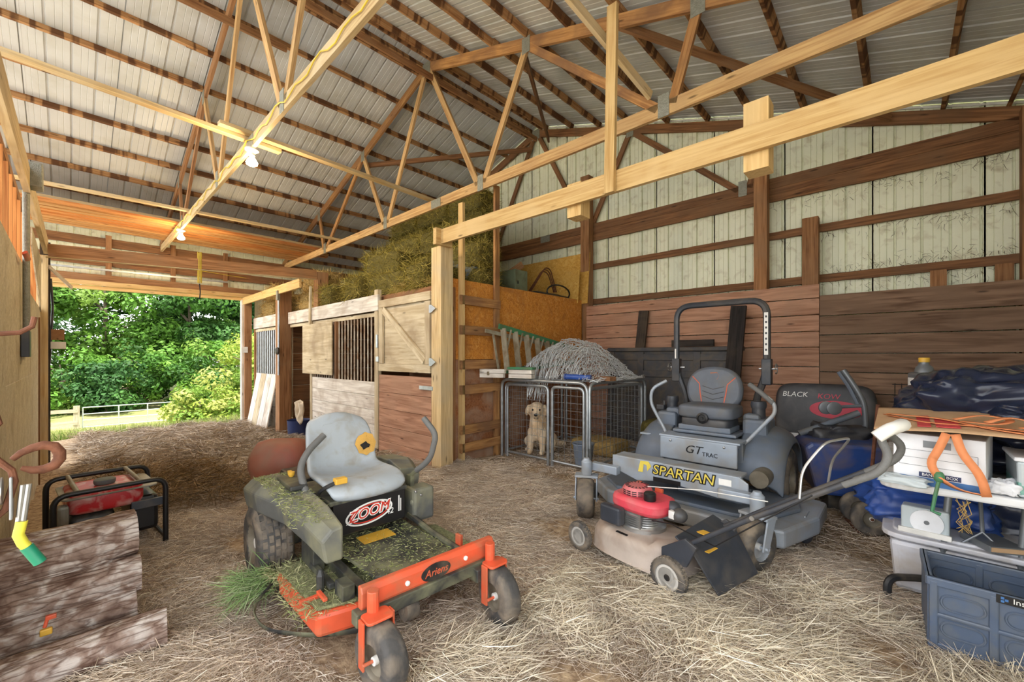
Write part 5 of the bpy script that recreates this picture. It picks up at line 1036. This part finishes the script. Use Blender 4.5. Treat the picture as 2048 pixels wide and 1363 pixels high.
# switch box and conduit on the wall
E_=thing('switch_box','open grey electrical box under a steel conduit on the left wall','electrical box',(-5.4,-.26,1.5))
MB().tube([(-5.35,-.25,1.6),(-5.3,-.25,2.78)],.022,10).build('conduit','gusset',E_,'W',smooth=1); MB().box((-5.4,-.255,1.5),(.2,.05,.22)).build('box','sp_black',E_,'W',bevel=.005); MB().box((-5.72,-.262,1.5),(.36,.01,.21)).build('cover','gusset',E_,'W',bevel=.004); MB().box((-5.3,-.2,2.9),(.16,.09,.2)).build('junction_box','gusset',E_,'W',bevel=.01)
tag(MB().tube([(-4.95,-.24,2.2),(-5.1,-.23,2.17),(-5.25,-.235,2.19)],.02,6,flat=.5).build('orange_tape','orange',smooth=1),'bit of orange tape tied around the conduit','tape')
tag(board('slanted_lath',(-8.5,-.2,2.62),(-9.1,.02,2.42),.05,.015,'w_white',None,None),'thin white lath slanting off the end of the left wall','lath')
tag(MB().box((-8.8,-.12,1.70),(.02,.13,.15)).build('brown_block','w_brown'),'small brown block mounted at the doorway edge','block'); tag(MB().box((-8.8,-.115,1.55),(.02,.15,.1)).build('white_plate','white',bevel=.004),'small white plate mounted at the doorway edge','plate')
tag(MB().tube(fillet([(-8.85,-.2,1.3),(-8.85,-.17,2.1),(-8.85,-.19,2.5)],.05),.014,8).build('black_pipe','black',smooth=1),'thin black pipe up the end of the left wall','pipe')
# ---- bulbs on the truss
def lamp(x,lab):
    y=1.4; L_=thing('bulb_lamp',lab,'lamp',(x,y,3.7)); MB().lathe([(.07,0),(.07,-.015),(.05,-.03),(.03,-.045),(.03,-.07)],20,XF((x,y,3.72))).build('holder','white',L_,'W',smooth=1)
    MB().lathe([(.02,-.07),(.025,-.09),(.045,-.12),(.06,-.15),(.055,-.17),(.03,-.185),(0,-.19)],20,XF((x,y,3.72))).build('bulb','bulb',L_,'W',smooth=2)
    l=bpy.data.lights.new('bulb_light','POINT'); l.energy=13; l.color=(1,.72,.38); l.shadow_soft_size=.06; o=bpy.data.objects.new('bulb_light',l); COL.objects.link(o); o.parent=L_; o.location=(0,0,-.26)
t=NT('bulb'); t.b.inputs['Emission Color'].default_value=(1,.8,.5,1); t.b.inputs['Emission Strength'].default_value=9; t.out((1,.95,.85),.3)
lamp(-5.33,'lit bulb in a white holder, the nearer one under the truss'); lamp(-9.68,'lit bulb in a white holder, the farther one near the lumber pile')
pts=[]
for i in range(60):
    x=-2.3-i*.135; pts.append((x,1.368,3.79+.03*math.sin(i*1.7)+.015*math.sin(i*.9)))
tag(MB().tube(pts,.006,6).build('extension_cord','cord_yellow',smooth=1),'yellow electric cord stapled along the first truss','cord')
tag(MB().tube([(-12.0+.01*math.sin(i),-.2+i*.17,3.5-i*.008) for i in range(20)],.006,6).build('extension_cord','cord_yellow',smooth=1),'yellow cord running along the wall above the doorway','cord')
# rope bundle over the aisle beam
b=MB()
for i in range(10):
    q=i*.7; b.tube([(-8.2+.03*math.cos(q),1.42+.025*math.sin(q),3.05-j*.06+.01*math.sin(q*3+j)) for j in range(9)],.006,5)
tag(b.build('rope_bundle','cord_yellow',smooth=1),'frayed yellow rope bundle hanging from the aisle tie beam','rope'); tag(MB().tube([(-8.2,1.42,2.55),(-8.2,1.43,2.42),(-8.2,1.42,2.3)],.009,6).build('black_rod','black_clean',smooth=1),'short black rod hanging below the rope bundle','rod')
# lumber stored on the truss chords
OW=['first','second','third','fourth','fifth','sixth','seventh','eighth']
for r,nb in ((0,8),(1,6),(2,3)):
    for i in range(nb):
        x=-9.95-.22*i-.12*r; z=3.884+.05*r+random.uniform(0,.012); ya,yb=-1.25+random.uniform(-.05,.3),4.15+random.uniform(-.1,.3)
        tag(board('stored_board',(x,ya,z),(x+random.uniform(-.02,.02),yb,z),.036,.135,random.choice(['w_stack','w_stack','w_orange','w_pale']),None,None),'long orange-brown board, %s from the aisle in the %s layer of lumber on the trusses'%(OW[i],['bottom','middle','top'][r]),'board','lumber stored on the trusses')
# ================================================================ outdoors
t=NT('meadow'); v=t.coord((1,1,1),False); n=t.noise(v,.35,8,.4)
t.out(t.mix(.5,t.ramp(n,[(.3,s2l((108,122,60))),(.5,s2l((142,142,88))),(.7,s2l((164,152,110)))]),t.ramp(t.noise(v,14,6),[(.3,s2l((92,110,52))),(.7,s2l((164,160,110)))])),.95,0,.1)
def gz(x,y):
    z=float(np.interp(-x,[-40,11.9,12.8,16,20,27,34,50,90],[-.5,-.5,-.5,-.9,-1.45,-2.2,-2.8,-2.3,-1.0])); return z+.06*mnoise.noise(Vector((x*.3,y*.3,0)))
o=MB().grid(lambda u,v:(-95+125*u,-40+95*v,gz(-95+125*u,-40+95*v)),126,60).build('ground','meadow',smooth=2); tag(o,kind='structure')
plain('bounce_gravel',(196,192,184),.9,0,.2,30)
o=MB().box((-2,-10,-.42),(30,16,.04)).build('ground_bounce_yard','bounce_gravel'); tag(o,kind='structure'); o=MB().box((9,2,-.42),(15.9,7.9,.04)).build('ground_bounce_apron','bounce_gravel'); tag(o,kind='structure')  # unseen pale ground added to bounce neutral daylight into the barn
attr('leaf',.55,.35)
def quads(name,P,N,S,C,parent):
    n=len(P); N=N/np.linalg.norm(N,axis=1,keepdims=True); R=RNG.normal(size=(n,3)); U=np.cross(N,R); U/=np.linalg.norm(U,axis=1,keepdims=True); Vv=np.cross(N,U); S=S[:,None]
    V=np.stack([P-U*S,P-Vv*S*.5,P+U*S,P+Vv*S*.5],1).reshape(-1,3); me=bpy.data.meshes.new(name); me.vertices.add(n*4); me.vertices.foreach_set('co',V.astype('f4').ravel()); me.loops.add(n*4); me.loops.foreach_set('vertex_index',np.arange(n*4,dtype='i4')); me.polygons.add(n); me.polygons.foreach_set('loop_start',np.arange(n,dtype='i4')*4); me.update(calc_edges=True)
    a=me.color_attributes.new('col','FLOAT_COLOR','POINT'); c4=np.ones((n,4,4),'f4'); c4[:,:,:3]=C[:,None,:]; a.data.foreach_set('color',c4.ravel()); me.materials.append(MATS['leaf']); o=bpy.data.objects.new(name,me); link(o,parent); return o
def foliage(parent,H,R,n,cols,sz,zlo=.15,blobs=34,flat=.75):
    a=RNG.uniform(0,2*np.pi,blobs); rr=np.sqrt(RNG.random(blobs))*R; zz=RNG.uniform(zlo,1,blobs)*H; k=np.sqrt(np.clip(1-((zz/H-.5)/.62)**2,.05,1)); B=np.stack([rr*np.cos(a)*k,rr*np.sin(a)*k,zz],1); br=RNG.uniform(.22,.42,blobs)*R
    i=RNG.integers(0,blobs,n); N=RNG.normal(size=(n,3)); N/=np.linalg.norm(N,axis=1,keepdims=True); P=B[i]+N*(br[i]*RNG.uniform(.55,1.08,n)**.6)[:,None]*[1,1,flat]; P[:,2]=np.maximum(P[:,2],.02)
    shade=np.array([s2l(c) for c in cols])[RNG.integers(0,len(cols),blobs)][i]*(1+RNG.normal(size=(n,1))*.18)
    return quads('foliage',P,N+RNG.normal(size=(n,3))*.5+[0,0,.6],RNG.uniform(.7,1.3,n)*sz,np.clip(shade,0,1),parent)
plain('bark_tree',(96,84,70),.9,0,.3,6)
G1=[(84,124,44),(66,106,38),(102,142,54),(52,88,32)]; G2=[(106,144,56),(88,130,46),(126,156,70)]; G3=[(58,96,48),(48,84,40),(74,114,56)]
def tree(x,y,H,R,cols,n,lab,name='tree',sz=.2,zlo=.15):
    T=thing(name,lab,'tree' if name=='tree' else 'shrub',(x,y,gz(x,y)-.05),group='trees and shrubs beyond the doorway')
    b=MB().tube([(0,0,0),(.1,.05,H*.3),(-.05,.1,H*.55),(.1,0,H*.8)],[R*.06,R*.05,R*.035,R*.015],8)
    for k in range(5):
        q=k*1.26; h=H*(.28+.1*k); b.tube([(0,0,h),(R*.3*math.cos(q),R*.3*math.sin(q),h+H*.1),(R*.6*math.cos(q),R*.6*math.sin(q),h+H*.16)],[R*.03,R*.02,R*.008],6)
    b.build('trunk','bark_tree',T,smooth=1); foliage(T,H,R,n,cols,sz,zlo); return T
tree(-47,-3.5,12,4.2,G1,14000,'tall green tree at the left edge of the doorway view'); tree(-50,2.0,13,4.4,G2,14000,'lighter green tree left of centre in the doorway'); tree(-48,7.5,12,4.2,G1,14000,'broad green tree filling the centre of the doorway')
tree(-46,12.5,12,4.0,G3,14000,'dark green tree towards the right of the doorway'); tree(-44,17.5,11,4.0,G3,9000,'dark green tree at the right jamb of the doorway'); tree(-49,-10,12,4.4,G2,7000,'green tree beyond the left jamb, mostly out of view')
tree(-56,5,15,5.5,G3,15000,'tallest dark tree standing behind the others'); tree(-57,13,15,5.5,G1,14000,'tall green tree behind the right-hand trees'); tree(-57,-5,15,5.5,G3,14000,'tall dark tree behind the left-hand trees')
tree(-43,-.5,4.2,2.6,G2,6000,'low bush under the left trees at the field edge','shrub',.16,.05); tree(-43,4.0,4.6,2.8,G1,6000,'low bush under the centre trees at the field edge','shrub',.16,.05); tree(-42,9,4.8,3,G2,6000,'pale-leaved bush right of centre at the field edge','shrub',.16,.05); tree(-40,13.5,4.5,3,G3,5000,'dark bush at the right of the field edge','shrub',.16,.05)
tree(-39,-3,3.6,2.4,G2,5000,'low bush behind the board fence at the left jamb','shrub',.15,.03); tree(-41,1.8,3.4,2.4,G3,5000,'dark low bush behind the left end of the field gate','shrub',.15,.03); tree(-41,6.6,3.6,2.4,G1,5000,'low bush behind the right end of the field gate','shrub',.15,.03)
YB_=[(138,156,62),(118,142,50),(158,166,84),(100,128,44)]
tree(-21.5,5.9,3.6,1.9,YB_,9000,'bright yellow-green shrub outside the right of the doorway','shrub',.09,.05); tree(-20,3.6,1.5,1.3,YB_,5000,'low yellow-green shrub spilling in front of the field gate','shrub',.08,.05); tree(-24,7.3,4.2,1.8,YB_,6000,'tall yellow-green shrub behind the bright one','shrub',.1,.05)
n=26000; x=-12.6-RNG.random(n)**1.5*16; y=RNG.uniform(-2.5,8,n); P=np.stack([x,y,[gz(a,c) for a,c in zip(x,y)]],1)
tag(strands('meadow_grass','leaf',P,RNG.normal(size=(n,3))*.3+[0,0,1],RNG.uniform(.15,.45,n),RNG.uniform(.008,.016,n),pick([(118,134,60),(150,150,92),(96,124,46),(170,164,116)],n),bend=.3),'tall meadow grass growing outside the doorway','grass',kind='stuff')
FG=thing('field_gate','grey tubular field gate across the meadow','gate',(-34.2,2.4,-2.8))
for z in (-1.57,-1.95,-2.3,-2.7): MB().tube([(-34.2,.5,z),(-34.2,4.5,z)],.03,8).build('rail','galv',FG,'W',smooth=1)
for y in (.5,2.0,3.3,4.5): MB().tube([(-34.2,y,-1.55),(-34.2,y,-2.75)],.035,8).build('stile','galv',FG,'W',smooth=1)
wood('w_fence',(170,160,138),(130,118,98))
FN=thing('board_fence','weathered wooden board fence left of the field gate','fence',(-34.2,-1,-2.8))
for y in (.25,-2.2,-4.6): board('post',(-34.2,y,-3.0),(-34.2,y,-1.45),.26,.26,'w_fence',FN,up=(0,1,0))
for z in (-1.72,-2.4): board('rail',(-34.05,-5,z),(-34.05,.3,z),.2,.05,'w_fence',FN)
# ================================================================ straw on the floor
def scatter(name,n,x0,x1,y0,y1,cols,lmin,lmax,w0,w1,label,lift=.03,up=.12,thr=-1):
    x=RNG.uniform(x0,x1,n); y=RNG.uniform(y0,y1,n)
    k=np.array([mnoise.noise(Vector((a*1.7,b*1.7,5)))+.5*mnoise.noise(Vector((a*5,b*5,9))) for a,b in zip(x,y)]); m=k>thr+RNG.normal(size=n)*.12; x,y,k=x[m],y[m],k[m]; n=len(x)
    z=np.array([fz(a,b) for a,b in zip(x,y)])+RNG.random(n)*lift*(1+np.clip(k,0,1)*1.5)
    # strands follow a slowly turning direction so they lie in swaths
    th=np.array([mnoise.noise(Vector((a*.9,b*.9,20)))*5 for a,b in zip(x,y)])+RNG.normal(size=n)*.8; D=np.stack([np.cos(th),np.sin(th),RNG.normal(size=n)*up],1)
    C=pick(cols,n,.14)*(1+np.clip(k,-.6,.6)*.35)[:,None]
    return tag(strands(name,'hay',np.stack([x,y,z],1),D,RNG.uniform(lmin,lmax,n),RNG.uniform(w0,w1,n),np.clip(C,0,1),bend=.25),label,'straw',kind='stuff')
NEAR=[(222,206,184),(206,188,164),(194,176,154),(180,164,148),(234,222,206),(164,146,130)]
FAR=[(176,162,144),(150,134,116),(198,186,170),(126,108,90),(168,148,120)]
scatter('floor_straw',300000,-5.2,.85,.0,3.7,NEAR,.04,.17,.0012,.0028,'loose straw covering the floor around the mowers',.04,.12,-.45)
scatter('floor_straw',26000,-4.1,.8,3.7,6.25,NEAR,.06,.2,.0025,.005,'loose straw in the kennel and behind the large mower',.03,.12,-.4)
scatter('floor_straw',62000,-12.3,-5.0,.08,3.05,FAR,.08,.3,.003,.008,'greyish trampled straw along the aisle to the doorway',.09,.2,-.3)
scatter('pale_straw',36000,-1.6,.6,1.0,2.95,[(230,220,200),(216,204,180),(202,188,162)],.06,.24,.0016,.0034,'thick pale straw in the right foreground by the crate',.06,.18,-.15)
scatter('dark_straw',5000,-6.8,-4.6,.2,1.3,[(120,96,66),(140,114,78),(98,78,54)],.1,.3,.003,.006,'dark heap of old hay behind the generator',.22,.4,-.3)
# cobwebs and dust hanging on the right of the end wall
n=900; x=RNG.beta(2,1,n)*2.6-1.75; z=RNG.choice([2.46,2.98,3.5,2.5,2.3],n)+RNG.normal(size=n)*.06; P=np.stack([x,np.full(n,YB-.035),z],1)
tag(strands('cobwebs','hay',P,RNG.normal(size=(n,3))*[1,.1,1]+[0,0,-.6],RNG.uniform(.02,.1,n),RNG.uniform(.002,.005,n),pick([(84,70,50),(110,94,66),(66,54,40)],n),bend=.5),'dark cobwebs and dust on the metal sheets at the right of the end wall','cobwebs',kind='stuff')
